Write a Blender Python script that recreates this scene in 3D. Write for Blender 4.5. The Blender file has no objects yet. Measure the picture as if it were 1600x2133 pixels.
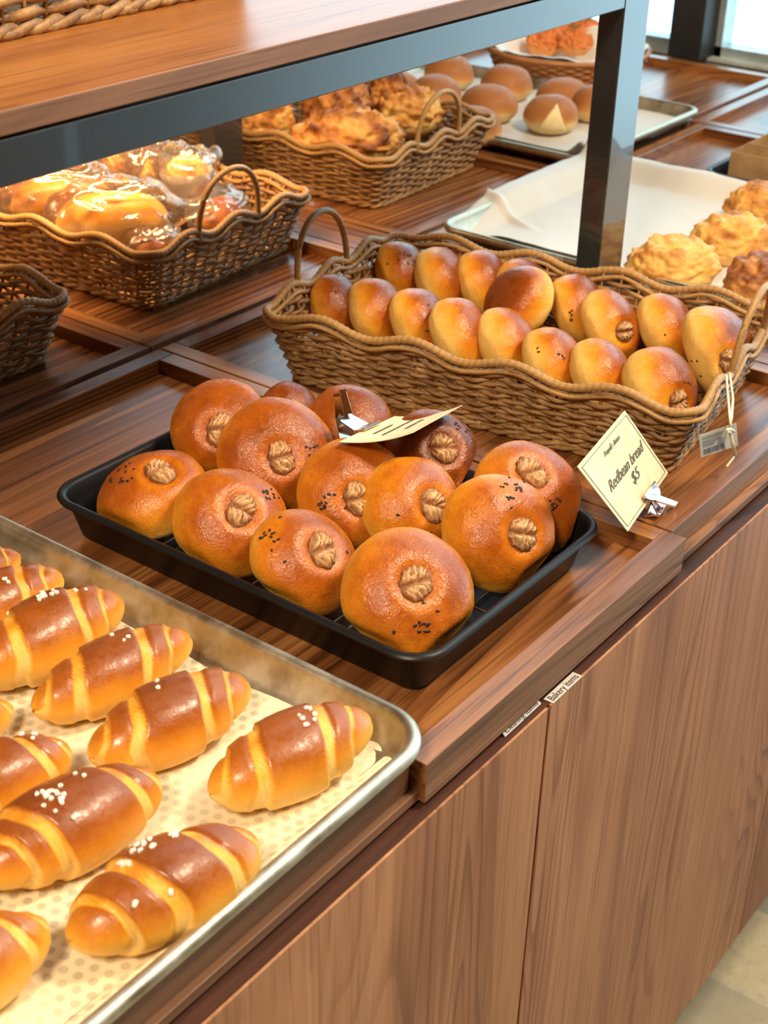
import bpy, bmesh, math, random
from math import sin, cos, pi, sqrt, exp, floor, atan2
from mathutils import Vector, Matrix, noise
from mathutils.bvhtree import BVHTree

S = bpy.context.scene
COL = S.collection
# ------------------------------------------------------------------ camera
ROT = Matrix(((0.60280493, -0.79757545, 0.02235219),
              (-0.38583858, -0.31590759, -0.86679351),
              (0.69839445, 0.51388307, -0.49816603)))       # rows: right, down, forward
CAM = Vector((-0.616156, -0.415524, 1.47))
FPX = 2981.03
cd = bpy.data.cameras.new('camera')
cam = bpy.data.objects.new('camera', cd)
COL.objects.link(cam)
R_, D_, F_ = Vector(ROT[0]), Vector(ROT[1]), Vector(ROT[2])
cm = Matrix((( R_.x, -D_.x, -F_.x, CAM.x), (R_.y, -D_.y, -F_.y, CAM.y), (R_.z, -D_.z, -F_.z, CAM.z), (0, 0, 0, 1)))
cam.matrix_world = cm
cd.sensor_fit = 'HORIZONTAL'
cd.sensor_width = 36.0
cd.lens = FPX / 1600 * 36
cd.clip_start = 0.05
cd.clip_end = 60
cd.dof.use_dof = True
cd.dof.focus_distance = 1.15
cd.dof.aperture_fstop = 15
S.camera = cam
# ------------------------------------------------------------------ view, world and lamps
S.view_settings.view_transform = 'Standard'
S.view_settings.look = 'None'
S.view_settings.gamma = 1.0
S.view_settings.use_curve_mapping = False
S.view_settings.exposure = 0.0
S.cycles.use_denoising = True
S.cycles.max_bounces = 7
S.cycles.transparent_max_bounces = 12
S.cycles.sample_clamp_indirect = 6.0

def srgb(r, g, b):
    f = lambda c: (c / 255 / 12.92) if c / 255 <= .04045 else ((c / 255 + .055) / 1.055) ** 2.4
    return (f(r), f(g), f(b), 1)

WORLD_WARM = (0.32, 0.20, 0.12, 1)
WORLD_COOL = (0.62, 0.86, 1.0, 1)
WORLD_COOL_S = 3.8
WORLD_DIM_S = 0.30
w = bpy.data.worlds.new('world')
S.world = w
w.use_nodes = True
nt = w.node_tree
nt.nodes.clear()
def N(nt, t, **kw):
    n = nt.nodes.new(t)
    for k, v in kw.items():
        setattr(n, k, v)
    return n
def math_(nt, op, a, b=None, clamp=False):
    n = N(nt, 'ShaderNodeMath', operation=op, use_clamp=clamp)
    for i, v in enumerate((a, b)):
        if v is None: continue
        if isinstance(v, (int, float)): n.inputs[i].default_value = v
        else: nt.links.new(v, n.inputs[i])
    return n.outputs[0]
def mrange(nt, v, a, b, c=0., d=1., smooth=True):
    n = N(nt, 'ShaderNodeMapRange', interpolation_type='SMOOTHSTEP' if smooth else 'LINEAR')
    nt.links.new(v, n.inputs[0])
    for i, x in zip((1, 2, 3, 4), (a, b, c, d)): n.inputs[i].default_value = x
    return n.outputs[0]
tc = N(nt, 'ShaderNodeTexCoord')
sx = N(nt, 'ShaderNodeSeparateXYZ')
nt.links.new(tc.outputs['Generated'], sx.inputs[0])
az = math_(nt, 'ARCTAN2', sx.outputs[1], sx.outputs[0])          # 0 = +X, the glazed end of the shop
win = math_(nt, 'MULTIPLY', mrange(nt, az, math.radians(-47), math.radians(-27)), mrange(nt, az, math.radians(48), math.radians(44.5)))
win = math_(nt, 'MULTIPLY', win, mrange(nt, sx.outputs[2], -0.85, -0.60))
win = math_(nt, 'MULTIPLY', win, mrange(nt, sx.outputs[2], 0.85, 0.6))
wc = N(nt, 'ShaderNodeMix', data_type='RGBA')
wc.inputs[6].default_value = tuple(c * WORLD_DIM_S for c in WORLD_WARM[:3]) + (1,)
wc.inputs[7].default_value = tuple(c * WORLD_COOL_S for c in WORLD_COOL[:3]) + (1,)
nt.links.new(win, wc.inputs[0])
bg = N(nt, 'ShaderNodeBackground')
nt.links.new(wc.outputs[2], bg.inputs[0])
nt.links.new(bg.outputs[0], N(nt, 'ShaderNodeOutputWorld').inputs[0])

def area_lamp(name, loc, target, sx_, sy_, energy, color, spread=180):
    l = bpy.data.lights.new(name, 'AREA')
    l.shape = 'RECTANGLE'; l.size = sx_; l.size_y = sy_; l.energy = energy; l.color = color
    l.spread = math.radians(spread)
    o = bpy.data.objects.new(name, l); COL.objects.link(o)
    o.location = loc
    o.rotation_euler = (Vector(target) - Vector(loc)).to_track_quat('-Z', 'Y').to_euler()
    return o
WARM = (1.0, 0.80, 0.56)
area_lamp('ceiling_lamp', (-1.55, -0.42, 2.7), (-0.1, 0.15, .85), .42, .42, 58, WARM)
area_lamp('ceiling_lamp', (0.75, -0.95, 2.9), (0.5, 0.0, .8), .5, .4, 62, WARM)
area_lamp('ceiling_lamp', (1.50, -0.25, 2.9), (1.2, 0.3, .85), .4, .4, 8, WARM)

# ------------------------------------------------------------------ helpers
def ray(px, py):
    x, y = (px - 800) / FPX, (py - 1066.5) / FPX
    return R_ * x + D_ * y + F_
def at(px, py, z):
    r = ray(px, py); return CAM + r * ((z - CAM.z) / r.z)
def aty(px, py, y):
    r = ray(px, py); return CAM + r * ((y - CAM.y) / r.y)
def atd(px, py, d):
    return CAM + ray(px, py) * d

def mesh(name, verts, faces, mat, parent=None, smooth=False, attr=None, mats=None, fmat=None):
    me = bpy.data.meshes.new(name)
    me.from_pydata([tuple(v) for v in verts], [], faces)
    if attr:
        for k, vals in attr.items():
            a = me.attributes.new(k, 'FLOAT', 'POINT')
            a.data.foreach_set('value', vals)
    if mats:
        for m in mats: me.materials.append(m)
        me.polygons.foreach_set('material_index', fmat)
    else:
        me.materials.append(mat)
    if smooth:
        me.polygons.foreach_set('use_smooth', [True] * len(me.polygons))
    me.update()
    o = bpy.data.objects.new(name, me)
    COL.objects.link(o)
    if parent:
        o.parent = parent
        o.matrix_parent_inverse = parent.matrix_basis.inverted()
    return o
def tag(o, label=None, cat=None, group=None, kind=None):
    if label: o['label'] = label
    if cat: o['category'] = cat
    if group: o['group'] = group
    if kind: o['kind'] = kind
    return o
def thing(name, label, cat, loc=(0, 0, 0), group=None):
    o = bpy.data.objects.new(name, None)
    o.empty_display_size = .02
    o.location = loc
    COL.objects.link(o)
    return tag(o, label, cat, group)
def copy_tree(o, parent=None):
    c = o.copy(); COL.objects.link(c)
    if parent: c.parent = parent
    for ch in list(o.children): copy_tree(ch, c)
    return c

class MB:
    def __init__(s): s.v = []; s.f = []
    def add(s, v, f):
        b = len(s.v); s.v += [Vector(x) for x in v]; s.f += [tuple(i + b for i in q) for q in f]
    def box(s, x0, x1, y0, y1, z0, z1):
        s.add([(x0, y0, z0), (x1, y0, z0), (x1, y1, z0), (x0, y1, z0), (x0, y0, z1), (x1, y0, z1), (x1, y1, z1), (x0, y1, z1)],
              [(0, 3, 2, 1), (4, 5, 6, 7), (0, 1, 5, 4), (1, 2, 6, 5), (2, 3, 7, 6), (3, 0, 4, 7)])
        return s
    def tube(s, pts, r, n=6, closed=False, cap=True):
        P = [Vector(p) for p in pts]; m = len(P)
        rr = r if hasattr(r, '__len__') else [r] * m
        up = Vector((0, 0, 1)); v = []
        for i, p in enumerate(P):
            a = P[(i - 1) % m] if (closed or i > 0) else P[i]
            b = P[(i + 1) % m] if (closed or i < m - 1) else P[i]
            t = (b - a)
            if t.length < 1e-9: t = Vector((1, 0, 0))
            t.normalize()
            u = up if abs(t.z) < .9 else Vector((1, 0, 0))
            s1 = t.cross(u).normalized(); s2 = s1.cross(t)
            if i and not closed:
                pass
            for k in range(n):
                q = 2 * pi * k / n
                v.append(p + (s1 * cos(q) + s2 * sin(q)) * rr[i])
        f = []
        for i in range(m if closed else m - 1):
            j = (i + 1) % m
            for k in range(n):
                l = (k + 1) % n
                f.append((i * n + k, i * n + l, j * n + l, j * n + k))
        if cap and not closed:
            f.append(tuple(range(n - 1, -1, -1))); f.append(tuple((m - 1) * n + k for k in range(n)))
        s.add(v, f); return s
    def build(s, name, mat, parent=None, smooth=False, bevel=0):
        o = mesh(name, s.v, s.f, mat, parent, smooth)
        if bevel:
            m = o.modifiers.new('bevel', 'BEVEL'); m.width = bevel; m.segments = 2; m.limit_method = 'ANGLE'
        return o

def ball(nu, nv, fn):
    """grid sphere, poles on Z; fn(dir) -> point"""
    v = [fn(Vector((0, 0, 1)))]; dirs = [Vector((0, 0, 1))]
    for j in range(1, nv):
        th = pi * j / nv
        for i in range(nu):
            ph = 2 * pi * i / nu
            d = Vector((sin(th) * cos(ph), sin(th) * sin(ph), cos(th)))
            dirs.append(d); v.append(fn(d))
    d = Vector((0, 0, -1)); dirs.append(d); v.append(fn(d))
    f = []
    for i in range(nu): f.append((0, 1 + i, 1 + (i + 1) % nu))
    for j in range(nv - 2):
        for i in range(nu):
            a = 1 + j * nu + i; b = 1 + j * nu + (i + 1) % nu
            f.append((a, a + nu, b + nu, b))
    L = len(v) - 1; o = 1 + (nv - 2) * nu
    for i in range(nu): f.append((L, o + (i + 1) % nu, o + i))
    return v, f, dirs
def sstep(a, b, x):
    t = min(1, max(0, (x - a) / (b - a))); return t * t * (3 - 2 * t)
def frame(zax, xh=Vector((1, 0, 0))):
    z = Vector(zax).normalized(); x = Vector(xh) - z * z.dot(xh)
    if x.length < 1e-4: x = Vector((0, 1, 0)) - z * z.y
    x.normalize(); y = z.cross(x)
    return Matrix(((x.x, y.x, z.x), (x.y, y.y, z.y), (x.z, y.z, z.z)))

# ------------------------------------------------------------------ materials
def newmat(name):
    m = bpy.data.materials.new(name); m.use_nodes = True
    nt = m.node_tree; nt.nodes.clear()
    out = N(nt, 'ShaderNodeOutputMaterial'); b = N(nt, 'ShaderNodeBsdfPrincipled')
    nt.links.new(b.outputs[0], out.inputs[0])
    return m, nt, b, out
def ramp(nt, fac, stops):
    r = N(nt, 'ShaderNodeValToRGB'); e = r.color_ramp.elements
    while len(e) < len(stops): e.new(.5)
    for x, (p, c) in zip(e, stops): x.position = p; x.color = c if len(c) == 4 else tuple(c) + (1,)
    nt.links.new(fac, r.inputs[0]); return r.outputs[0]
def noise_(nt, vec, scale, detail=4, rough=.5, dist=0):
    n = N(nt, 'ShaderNodeTexNoise'); n.inputs['Scale'].default_value = scale
    n.inputs['Detail'].default_value = detail; n.inputs['Roughness'].default_value = rough
    n.inputs['Distortion'].default_value = dist
    nt.links.new(vec, n.inputs['Vector']); return n.outputs['Fac']
def mapping(nt, vec, scale=(1, 1, 1), rot=(0, 0, 0), loc=(0, 0, 0)):
    n = N(nt, 'ShaderNodeMapping'); n.inputs['Scale'].default_value = scale
    n.inputs['Rotation'].default_value = rot; n.inputs['Location'].default_value = loc
    nt.links.new(vec, n.inputs[0]); return n.outputs[0]
def mixc(nt, fac, a, b, mode='MIX'):
    n = N(nt, 'ShaderNodeMix', data_type='RGBA', blend_type=mode)
    for i, v in ((0, fac), (6, a), (7, b)):
        if isinstance(v, (int, float)): n.inputs[i].default_value = v
        elif isinstance(v, tuple): n.inputs[i].default_value = v if len(v) == 4 else v + (1,)
        else: nt.links.new(v, n.inputs[i])
    return n.outputs[2]
def bump(nt, b, h, strength, dist):
    n = N(nt, 'ShaderNodeBump'); n.inputs['Strength'].default_value = strength
    n.inputs['Distance'].default_value = dist
    nt.links.new(h, n.inputs['Height']); nt.links.new(n.outputs[0], b.inputs['Normal']); return n
def objco(nt):
    return N(nt, 'ShaderNodeTexCoord').outputs['Object']

def wood(name, axis, dark, mid, light, rough=.34, seed=0., knots=True, coat=.10, spec=.42):
    m, nt, b, out = newmat(name)
    v = mapping(nt, objco(nt), loc=(seed, seed * .7, seed * 1.3))
    lo, hi = 1.3, 16.
    sc = {'x': (lo, hi, hi), 'y': (hi, lo, hi), 'z': (hi, hi, lo)}[axis]
    vs = mapping(nt, v, scale=sc)
    big = noise_(nt, vs, 1.0, 5, .55, .9)
    fs = {'x': (3.5, 170, 170), 'y': (170, 3.5, 170), 'z': (170, 170, 3.5)}[axis]
    fine = noise_(nt, mapping(nt, v, scale=fs), 1.0, 3, .6, .3)
    # growth rings: thin dark iso-lines of a slow stretched noise read as cathedral grain
    rs = {'x': (.55, 6.5, 6.5), 'y': (6.5, .55, 6.5), 'z': (6.5, 6.5, .55)}[axis]
    slow = noise_(nt, mapping(nt, v, scale=rs), 1.0, 2.5, .45, .5)
    fr = math_(nt, 'FRACT', math_(nt, 'MULTIPLY', slow, 34))
    rings = math_(nt, 'MULTIPLY', mrange(nt, fr, .0, .06), math_(nt, 'SUBTRACT', 1, mrange(nt, fr, .08, .55)))
    gate = mrange(nt, noise_(nt, mapping(nt, v, scale=tuple(q * .6 for q in rs), loc=(7, 3, 5)), 1.0, 2), .40, .62)
    rings = math_(nt, 'MULTIPLY', rings, gate)
    f = math_(nt, 'ADD', math_(nt, 'MULTIPLY', big, .8), math_(nt, 'MULTIPLY', fine, .30))
    f = math_(nt, 'SUBTRACT', f, math_(nt, 'MULTIPLY', rings, .20 if knots else .08))
    c = ramp(nt, f, [(.28, dark), (.50, mid), (.73, light)])
    pores = mrange(nt, noise_(nt, mapping(nt, v, scale=tuple(s * 1.7 for s in fs)), 1.0, 2), .58, .66)
    c = mixc(nt, math_(nt, 'MULTIPLY', pores, .45), c, dark)
    nt.links.new(c, b.inputs['Base Color'])
    b.inputs['Roughness'].default_value = rough
    b.inputs['Specular IOR Level'].default_value = spec
    bump(nt, b, f, .05, .001)
    b.inputs['Coat Weight'].default_value = coat; b.inputs['Coat Roughness'].default_value = .2
    return m
def simple(name, color, rough=.5, metal=0, spec=.5, bumpscale=None, bumpstr=.1, coat=0):
    m, nt, b, out = newmat(name)
    co = objco(nt)
    n = noise_(nt, co, bumpscale or 40, 4, .55)
    c0 = tuple(x * .86 for x in color[:3]) + (1,); c1 = tuple(min(1, x * 1.1) for x in color[:3]) + (1,)
    nt.links.new(ramp(nt, n, [(.35, c0), (.65, c1)]), b.inputs['Base Color'])
    b.inputs['Roughness'].default_value = rough; b.inputs['Metallic'].default_value = metal
    b.inputs['Specular IOR Level'].default_value = spec
    b.inputs['Coat Weight'].default_value = coat
    if bumpscale: bump(nt, b, n, bumpstr, .001)
    return m

WD, WM, WL = (.060, .020, .006), (.21, .076, .022), (.42, .185, .062)
M_box = wood('walnut_boards_lengthwise', 'x', WD, WM, WL, .27)
M_boxy = wood('walnut_boards_crosswise', 'y', WD, WM, WL, .27, 3.1)
M_front = wood('walnut_edge_strip', 'x', (.10, .048, .026), (.23, .115, .062), (.40, .20, .10), .45, 1.7, True, 0, .35)
M_top = wood('walnut_shelf_top', 'x', (.11, .034, .009), (.33, .115, .026), (.47, .19, .048), .32, 5.3, False, 0, .38)
M_rail = wood('dark_recess_rail', 'x', (.025, .009, .005), (.060, .020, .010), (.09, .032, .016), .5, 2.2)
M_door = wood('walnut_door_veneer', 'z', (.21, .090, .046), (.34, .155, .078), (.52, .26, .13), .5, .9, True, 0, .28)
M_door2 = wood('walnut_door_veneer_wide', 'z', (.21, .090, .050), (.35, .16, .086), (.52, .265, .14), .5, 4.4, True, 0, .28)
M_black = simple('black_powder_coat', (.018, .022, .028), .30, 0, .9, 400, .05, coat=1.0)
M_blackpan = simple('black_pan_coating', (.006, .006, .007), .40, 0, .35, 500, .04)
M_gap = simple('shadow_gap_board', (.02, .01, .007), .8)
M_frame = simple('dark_window_frame', (.02, .022, .028), .5)
M_wire = simple('steel_wire', (.55, .52, .48), .25, 1)

def tray_metal():
    m, nt, b, out = newmat('worn_aluminium')
    co = objco(nt)
    n = noise_(nt, co, 26, 5, .65)
    nt.links.new(ramp(nt, n, [(.35, (.44, .38, .27)), (.6, (.66, .60, .48))]), b.inputs['Base Color'])
    b.inputs['Metallic'].default_value = 1
    nt.links.new(mrange(nt, n, .3, .7, .38, .55), b.inputs['Roughness'])
    sp = mrange(nt, noise_(nt, co, 180, 3, .7), .62, .72)
    bump(nt, b, sp, -.1, .001)
    return m
M_alu = tray_metal()

def crust_mat(name, stops, rough=.36, coat=.5, bscale=75, bstr=.38, mottled=.16, sheen=0, fine=420):
    m, nt, b, out = newmat(name)
    a = N(nt, 'ShaderNodeAttribute', attribute_name='crust').outputs['Fac']
    co = objco(nt)
    n1 = noise_(nt, co, bscale, 5, .6)
    n2 = noise_(nt, co, fine, 3, .6)
    f = math_(nt, 'ADD', a, math_(nt, 'MULTIPLY', math_(nt, 'SUBTRACT', n1, .5), mottled * 2))
    f = math_(nt, 'ADD', f, math_(nt, 'MULTIPLY', math_(nt, 'SUBTRACT', n2, .5), mottled * 1.1))
    n3 = noise_(nt, co, 19, 3, .55, .6)
    f = math_(nt, 'ADD', f, math_(nt, 'MULTIPLY', math_(nt, 'SUBTRACT', n3, .5), mottled * 2.2))
    nt.links.new(ramp(nt, f, stops), b.inputs['Base Color'])
    nt.links.new(mrange(nt, a, .15, .5, .62, rough), b.inputs['Roughness'])
    nt.links.new(mrange(nt, a, .2, .6, 0, coat), b.inputs['Coat Weight'])
    b.inputs['Coat Roughness'].default_value = .24
    b.inputs['Specular IOR Level'].default_value = .5
    b.inputs['Subsurface Weight'].default_value = .04
    b.inputs['Subsurface Radius'].default_value = (.01, .005, .002)
    b.inputs['Subsurface Scale'].default_value = .3
    h = math_(nt, 'ADD', n1, math_(nt, 'MULTIPLY', n2, .45))
    bump(nt, b, h, bstr, .0032)
    pt_ = mrange(nt, noise_(nt, co, 140, 4, .7), .40, .62, -.10, .16)
    for l_ in list(nt.links):
        if l_.to_socket == b.inputs['Roughness']: src_ = l_.from_socket
    nt.links.new(math_(nt, 'ADD', src_, pt_), b.inputs['Roughness'])
    return m
M_bun = crust_mat('glazed_bun_crust', [(.0, (.86, .54, .14)), (.26, (.80, .36, .030)), (.48, (.64, .215, .012)), (.70, (.38, .090, .006)), (1., (.13, .026, .004))], .25, .0, fine=520)
M_roll = crust_mat('butter_roll_crust', [(.0, (.86, .59, .19)), (.25, (.82, .42, .045)), (.46, (.66, .25, .018)), (.70, (.37, .100, .008)), (1., (.17, .036, .005))], .36, .08, 45, .14, .10)
M_crumb = crust_mat('streusel_crust', [(.0, (.82, .56, .22)), (.35, (.76, .42, .10)), (.6, (.56, .22, .04)), (.85, (.30, .10, .02)), (1., (.17, .05, .015))], .62, 0, 55, .7, .3, fine=260)
M_melon = crust_mat('cookie_crust', [(.0, (.86, .60, .22)), (.4, (.80, .44, .10)), (.7, (.58, .24, .04)), (1., (.26, .08, .02))], .6, .05, 45, .5, .3, fine=240)
M_coffee = crust_mat('coffee_bun_crust', [(.0, (.80, .58, .26)), (.3, (.58, .25, .07)), (.6, (.40, .155, .040)), (1., (.25, .08, .02))], .6, 0, 300, .2, .06)
M_walnut = crust_mat('walnut_skin_groove_shade', [(.0, (.12, .042, .018)), (.4, (.28, .12, .045)), (.75, (.52, .28, .12)), (1., (.68, .44, .22))], .45, 0, 180, .5, .12)  # skin browns; the dark end paints shade into the grooves
M_sesame = simple('black_sesame', (.018, .012, .010), .4)
M_sugar = simple('pearl_sugar', (.90, .84, .72), .4)
M_rattan = None
def rattan():
    m, nt, b, out = newmat('rattan_cane')
    co = objco(nt)
    n = noise_(nt, co, 38, 4, .6)
    n2 = noise_(nt, co, 300, 3, .6)
    f = math_(nt, 'ADD', math_(nt, 'MULTIPLY', n, .7), math_(nt, 'MULTIPLY', n2, .3))
    nt.links.new(ramp(nt, f, [(.32, (.15, .070, .022)), (.5, (.32, .170, .060)), (.68, (.50, .30, .12))]), b.inputs['Base Color'])
    b.inputs['Roughness'].default_value = .5
    bump(nt, b, n2, .3, .001)
    return m
M_rattan = rattan()
M_rim = simple('wrapped_cane_binding', (.44, .25, .085), .5, 0, .5, 220, .4)
M_card = simple('cream_card', (.88, .76, .46), .55)
M_ink = simple('grey_ink', (.10, .11, .10), .7)
M_ink2 = simple('black_ink', (.02, .02, .02), .7)
M_sticker = simple('label_tape', (.50, .46, .42), .5)
M_chrome = simple('chrome', (.72, .66, .60), .14, 1)
M_kraft = simple('kraft_board', (.42, .26, .12), .7)
M_cord = simple('cream_cord', (.80, .72, .52), .7)
M_tagm = simple('grey_card_tag', (.42, .37, .31), .6)

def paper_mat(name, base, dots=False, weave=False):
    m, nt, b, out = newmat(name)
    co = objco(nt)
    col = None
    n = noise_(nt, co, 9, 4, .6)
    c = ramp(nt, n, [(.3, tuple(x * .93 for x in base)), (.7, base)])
    if dots:
        # perforated mat read through the thin sheet: hexagonal dots 8 mm apart
        s = N(nt, 'ShaderNodeSeparateXYZ'); nt.links.new(mapping(nt, co, rot=(0, 0, .30)), s.inputs[0])
        p = .0098
        def lattice(ox, oy):
            fx = math_(nt, 'SUBTRACT', math_(nt, 'FRACT', math_(nt, 'ADD', math_(nt, 'DIVIDE', s.outputs[0], p), ox)), .5)
            fy = math_(nt, 'SUBTRACT', math_(nt, 'FRACT', math_(nt, 'ADD', math_(nt, 'DIVIDE', s.outputs[1], p * 1.732), oy)), .5)
            fy = math_(nt, 'MULTIPLY', fy, 1.732)
            return math_(nt, 'SQRT', math_(nt, 'ADD', math_(nt, 'MULTIPLY', fx, fx), math_(nt, 'MULTIPLY', fy, fy)))
        d = math_(nt, 'MINIMUM', lattice(.25, .25), lattice(.75, .75))
        dm = mrange(nt, d, .35, .24)
        fade = mrange(nt, noise_(nt, co, 14, 3, .6), .30, .62, .10, .52)
        c = mixc(nt, math_(nt, 'MULTIPLY', dm, fade), c, (.24, .22, .17))
        oil = mrange(nt, noise_(nt, mapping(nt, co, loc=(3.3, 1, 0)), 22, 3), .66, .74)
        c = mixc(nt, math_(nt, 'MULTIPLY', oil, .5), c, (.80, .55, .12))
    nt.links.new(c, b.inputs['Base Color'])
    b.inputs['Roughness'].default_value = .55
    if weave:
        ch = N(nt, 'ShaderNodeTexChecker'); ch.inputs['Scale'].default_value = 170
        nt.links.new(co, ch.inputs[0])
        bump(nt, b, math_(nt, 'ADD', ch.outputs['Fac'], math_(nt, 'MULTIPLY', n, 2)), .25, .0012)
    else:
        bump(nt, b, noise_(nt, co, 60, 4), .12, .001)
    return m
M_parch = paper_mat('parchment_over_perforated_mat', (.86, .76, .53), dots=True)
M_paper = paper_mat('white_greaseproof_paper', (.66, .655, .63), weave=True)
M_tissue = paper_mat('white_liner_paper', (.84, .80, .74))

def film():
    m = bpy.data.materials.new('clear_cellophane'); m.use_nodes = True
    nt = m.node_tree; nt.nodes.clear()
    out = N(nt, 'ShaderNodeOutputMaterial')
    tr = N(nt, 'ShaderNodeBsdfTransparent'); gl = N(nt, 'ShaderNodeBsdfGlossy'); gl.inputs['Roughness'].default_value = .12
    gl.inputs['Color'].default_value = (1, .97, .92, 1)
    df = N(nt, 'ShaderNodeBsdfDiffuse'); df.inputs[0].default_value = (.85, .80, .72, 1)
    lw = N(nt, 'ShaderNodeLayerWeight'); lw.inputs[0].default_value = .35
    bp = N(nt, 'ShaderNodeBump'); bp.inputs['Strength'].default_value = .6; bp.inputs['Distance'].default_value = .004
    nt.links.new(noise_(nt, objco(nt), 30, 3, .6, 1.8), bp.inputs['Height'])
    for n in (gl, lw): nt.links.new(bp.outputs[0], n.inputs['Normal'])
    m1 = N(nt, 'ShaderNodeMixShader'); nt.links.new(mrange(nt, lw.outputs['Fresnel'], 0, 1, .10, .9, False), m1.inputs[0])
    nt.links.new(tr.outputs[0], m1.inputs[1]); nt.links.new(gl.outputs[0], m1.inputs[2])
    m2 = N(nt, 'ShaderNodeMixShader'); m2.inputs[0].default_value = .045
    nt.links.new(m1.outputs[0], m2.inputs[1]); nt.links.new(df.outputs[0], m2.inputs[2])
    nt.links.new(m2.outputs[0], out.inputs[0])
    return m
M_film = film()

def floor_mat():
    m, nt, b, out = newmat('stone_floor_tiles')
    co = mapping(nt, objco(nt), rot=(0, 0, 0))
    br = N(nt, 'ShaderNodeTexBrick'); br.offset = 0
    br.inputs['Scale'].default_value = 1; br.inputs['Mortar Size'].default_value = .004
    br.inputs['Brick Width'].default_value = .145; br.inputs['Row Height'].default_value = .60
    br.inputs['Color1'].default_value = (.55, .48, .33, 1); br.inputs['Color2'].default_value = (.24, .235, .20, 1)
    br.inputs['Mortar'].default_value = (.50, .46, .36, 1)
    nt.links.new(mapping(nt, co, loc=(-.010, .25, 0)), br.inputs['Vector'])
    n = noise_(nt, co, 9, 6, .7)
    sp = mrange(nt, noise_(nt, co, 60, 5, .75), .50, .64)
    c = mixc(nt, .6, br.outputs['Color'], ramp(nt, n, [(.3, (.35, .33, .27)), (.7, (.80, .74, .58))]), 'MULTIPLY')
    c = mixc(nt, math_(nt, 'MULTIPLY', sp, .5), c, (.20, .19, .155))
    c = mixc(nt, .12, c, (.66, .58, .42))
    nt.links.new(c, b.inputs['Base Color'])
    b.inputs['Roughness'].default_value = .55
    bump(nt, b, n, .2, .003)
    return m
M_floor = floor_mat()
M_outside = simple('pale_pavement', (.80, .82, .80), .8)
M_wall = simple('white_wall', (.75, .74, .70), .7)
M_emit = None

H = .85
# ------------------------------------------------------------------ setting
mb = MB(); mb.box(-2.2, 2.15, -2.2, 1.4, -.05, 0)
tag(mb.build('floor', M_floor), kind='structure')
mb = MB(); mb.box(2.16, 2.24, -.03, 2.6, 0, .835)
tag(mb.build('wall_right', M_wall), kind='structure')
def glass():
    m = bpy.data.materials.new('window_glass'); m.use_nodes = True
    nt = m.node_tree; nt.nodes.clear(); out = N(nt, 'ShaderNodeOutputMaterial')
    tr = N(nt, 'ShaderNodeBsdfTransparent'); tr.inputs[0].default_value = (.93, .98, .98, 1)
    gl = N(nt, 'ShaderNodeBsdfGlossy'); gl.inputs['Roughness'].default_value = .02
    lw = N(nt, 'ShaderNodeLayerWeight'); lw.inputs[0].default_value = .2
    mx = N(nt, 'ShaderNodeMixShader')
    nt.links.new(mrange(nt, lw.outputs['Fresnel'], 0, 1, .02, .5, False), mx.inputs[0])
    nt.links.new(tr.outputs[0], mx.inputs[1]); nt.links.new(gl.outputs[0], mx.inputs[2]); nt.links.new(mx.outputs[0], out.inputs[0])
    return m
M_glass = glass()
for k, (a, b, zl) in enumerate(((-.028, .832, .842), (.905, 2.3, .842), (-2.2, -.03, .02))):
    wn = thing('window_%d' % (k + 1), None, None, (2.19, (a + b) / 2, .84)); wn['kind'] = 'structure'
    m = MB(); m.box(2.186, 2.194, a + .012, b - .012, zl + .018, 2.5); m.build('glass_pane', M_glass, wn)
    m = MB(); m.box(2.165, 2.215, a, a + .014, zl, 2.5); m.box(2.165, 2.215, b - .014, b, zl, 2.5)
    m.box(2.165, 2.215, a, b, zl, zl + .02); m.box(2.165, 2.215, a, b, 2.5, 2.52)
    m.build('window_frame', simple('aluminium_frame', (.55, .68, .72), .4, .6), wn)
m = MB(); m.box(2.10, 2.20, .833, .904, .842, 2.52); tag(m.build('trim_1', M_frame, bevel=.002), kind='structure')
m = MB(); m.box(2.145, 2.25, -.03, 2.6, .8355, .842); tag(m.build('trim_2', simple('pale_sill', (.55, .62, .62), .4)), kind='structure')

# ------------------------------------------------------------------ counter
CY0 = .012
cab = thing('display_counter', 'long walnut display counter with flush cupboard doors, standing on the stone floor', 'counter', (.6, .6, 0))
m = MB(); m.box(-1.0, 2.06, .06, 1.28, .0, .097); m.box(-1.0, 2.06, .0125, 1.28, .098, .8055)
m.build('carcass', M_gap, cab)
m = MB(); m.box(-1.0, 2.06, .0045, 1.28, .8150, .8235)
m.build('counter_board', M_front, cab, bevel=.0008)
m = MB(); m.box(-1.0, 2.06, -.0066, .03, .8058, .8110)
m.build('finger_ledge', M_rail, cab)
for k, (a, b, mt) in enumerate(((-.41, .1508, M_door), (.1548, .7210, M_door2), (.7245, 1.295, M_door), (1.298, 1.87, M_door2), (-1.0, -.413, M_door2))):
    m = MB(); m.box(a, b, -.0090, -.0067, .104, .8110); m.box(a, b, -.0068, .0120, .104, .8056)
    m.build('cupboard_door', mt, cab, bevel=.0005)
# divider strips between the three units
for a, b in ((.771, .843),):
    m = MB(); m.box(a, b, .02, 1.25, .8237, .8495)
    m.build('divider_strip', M_boxy, cab, bevel=.0008)

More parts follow.
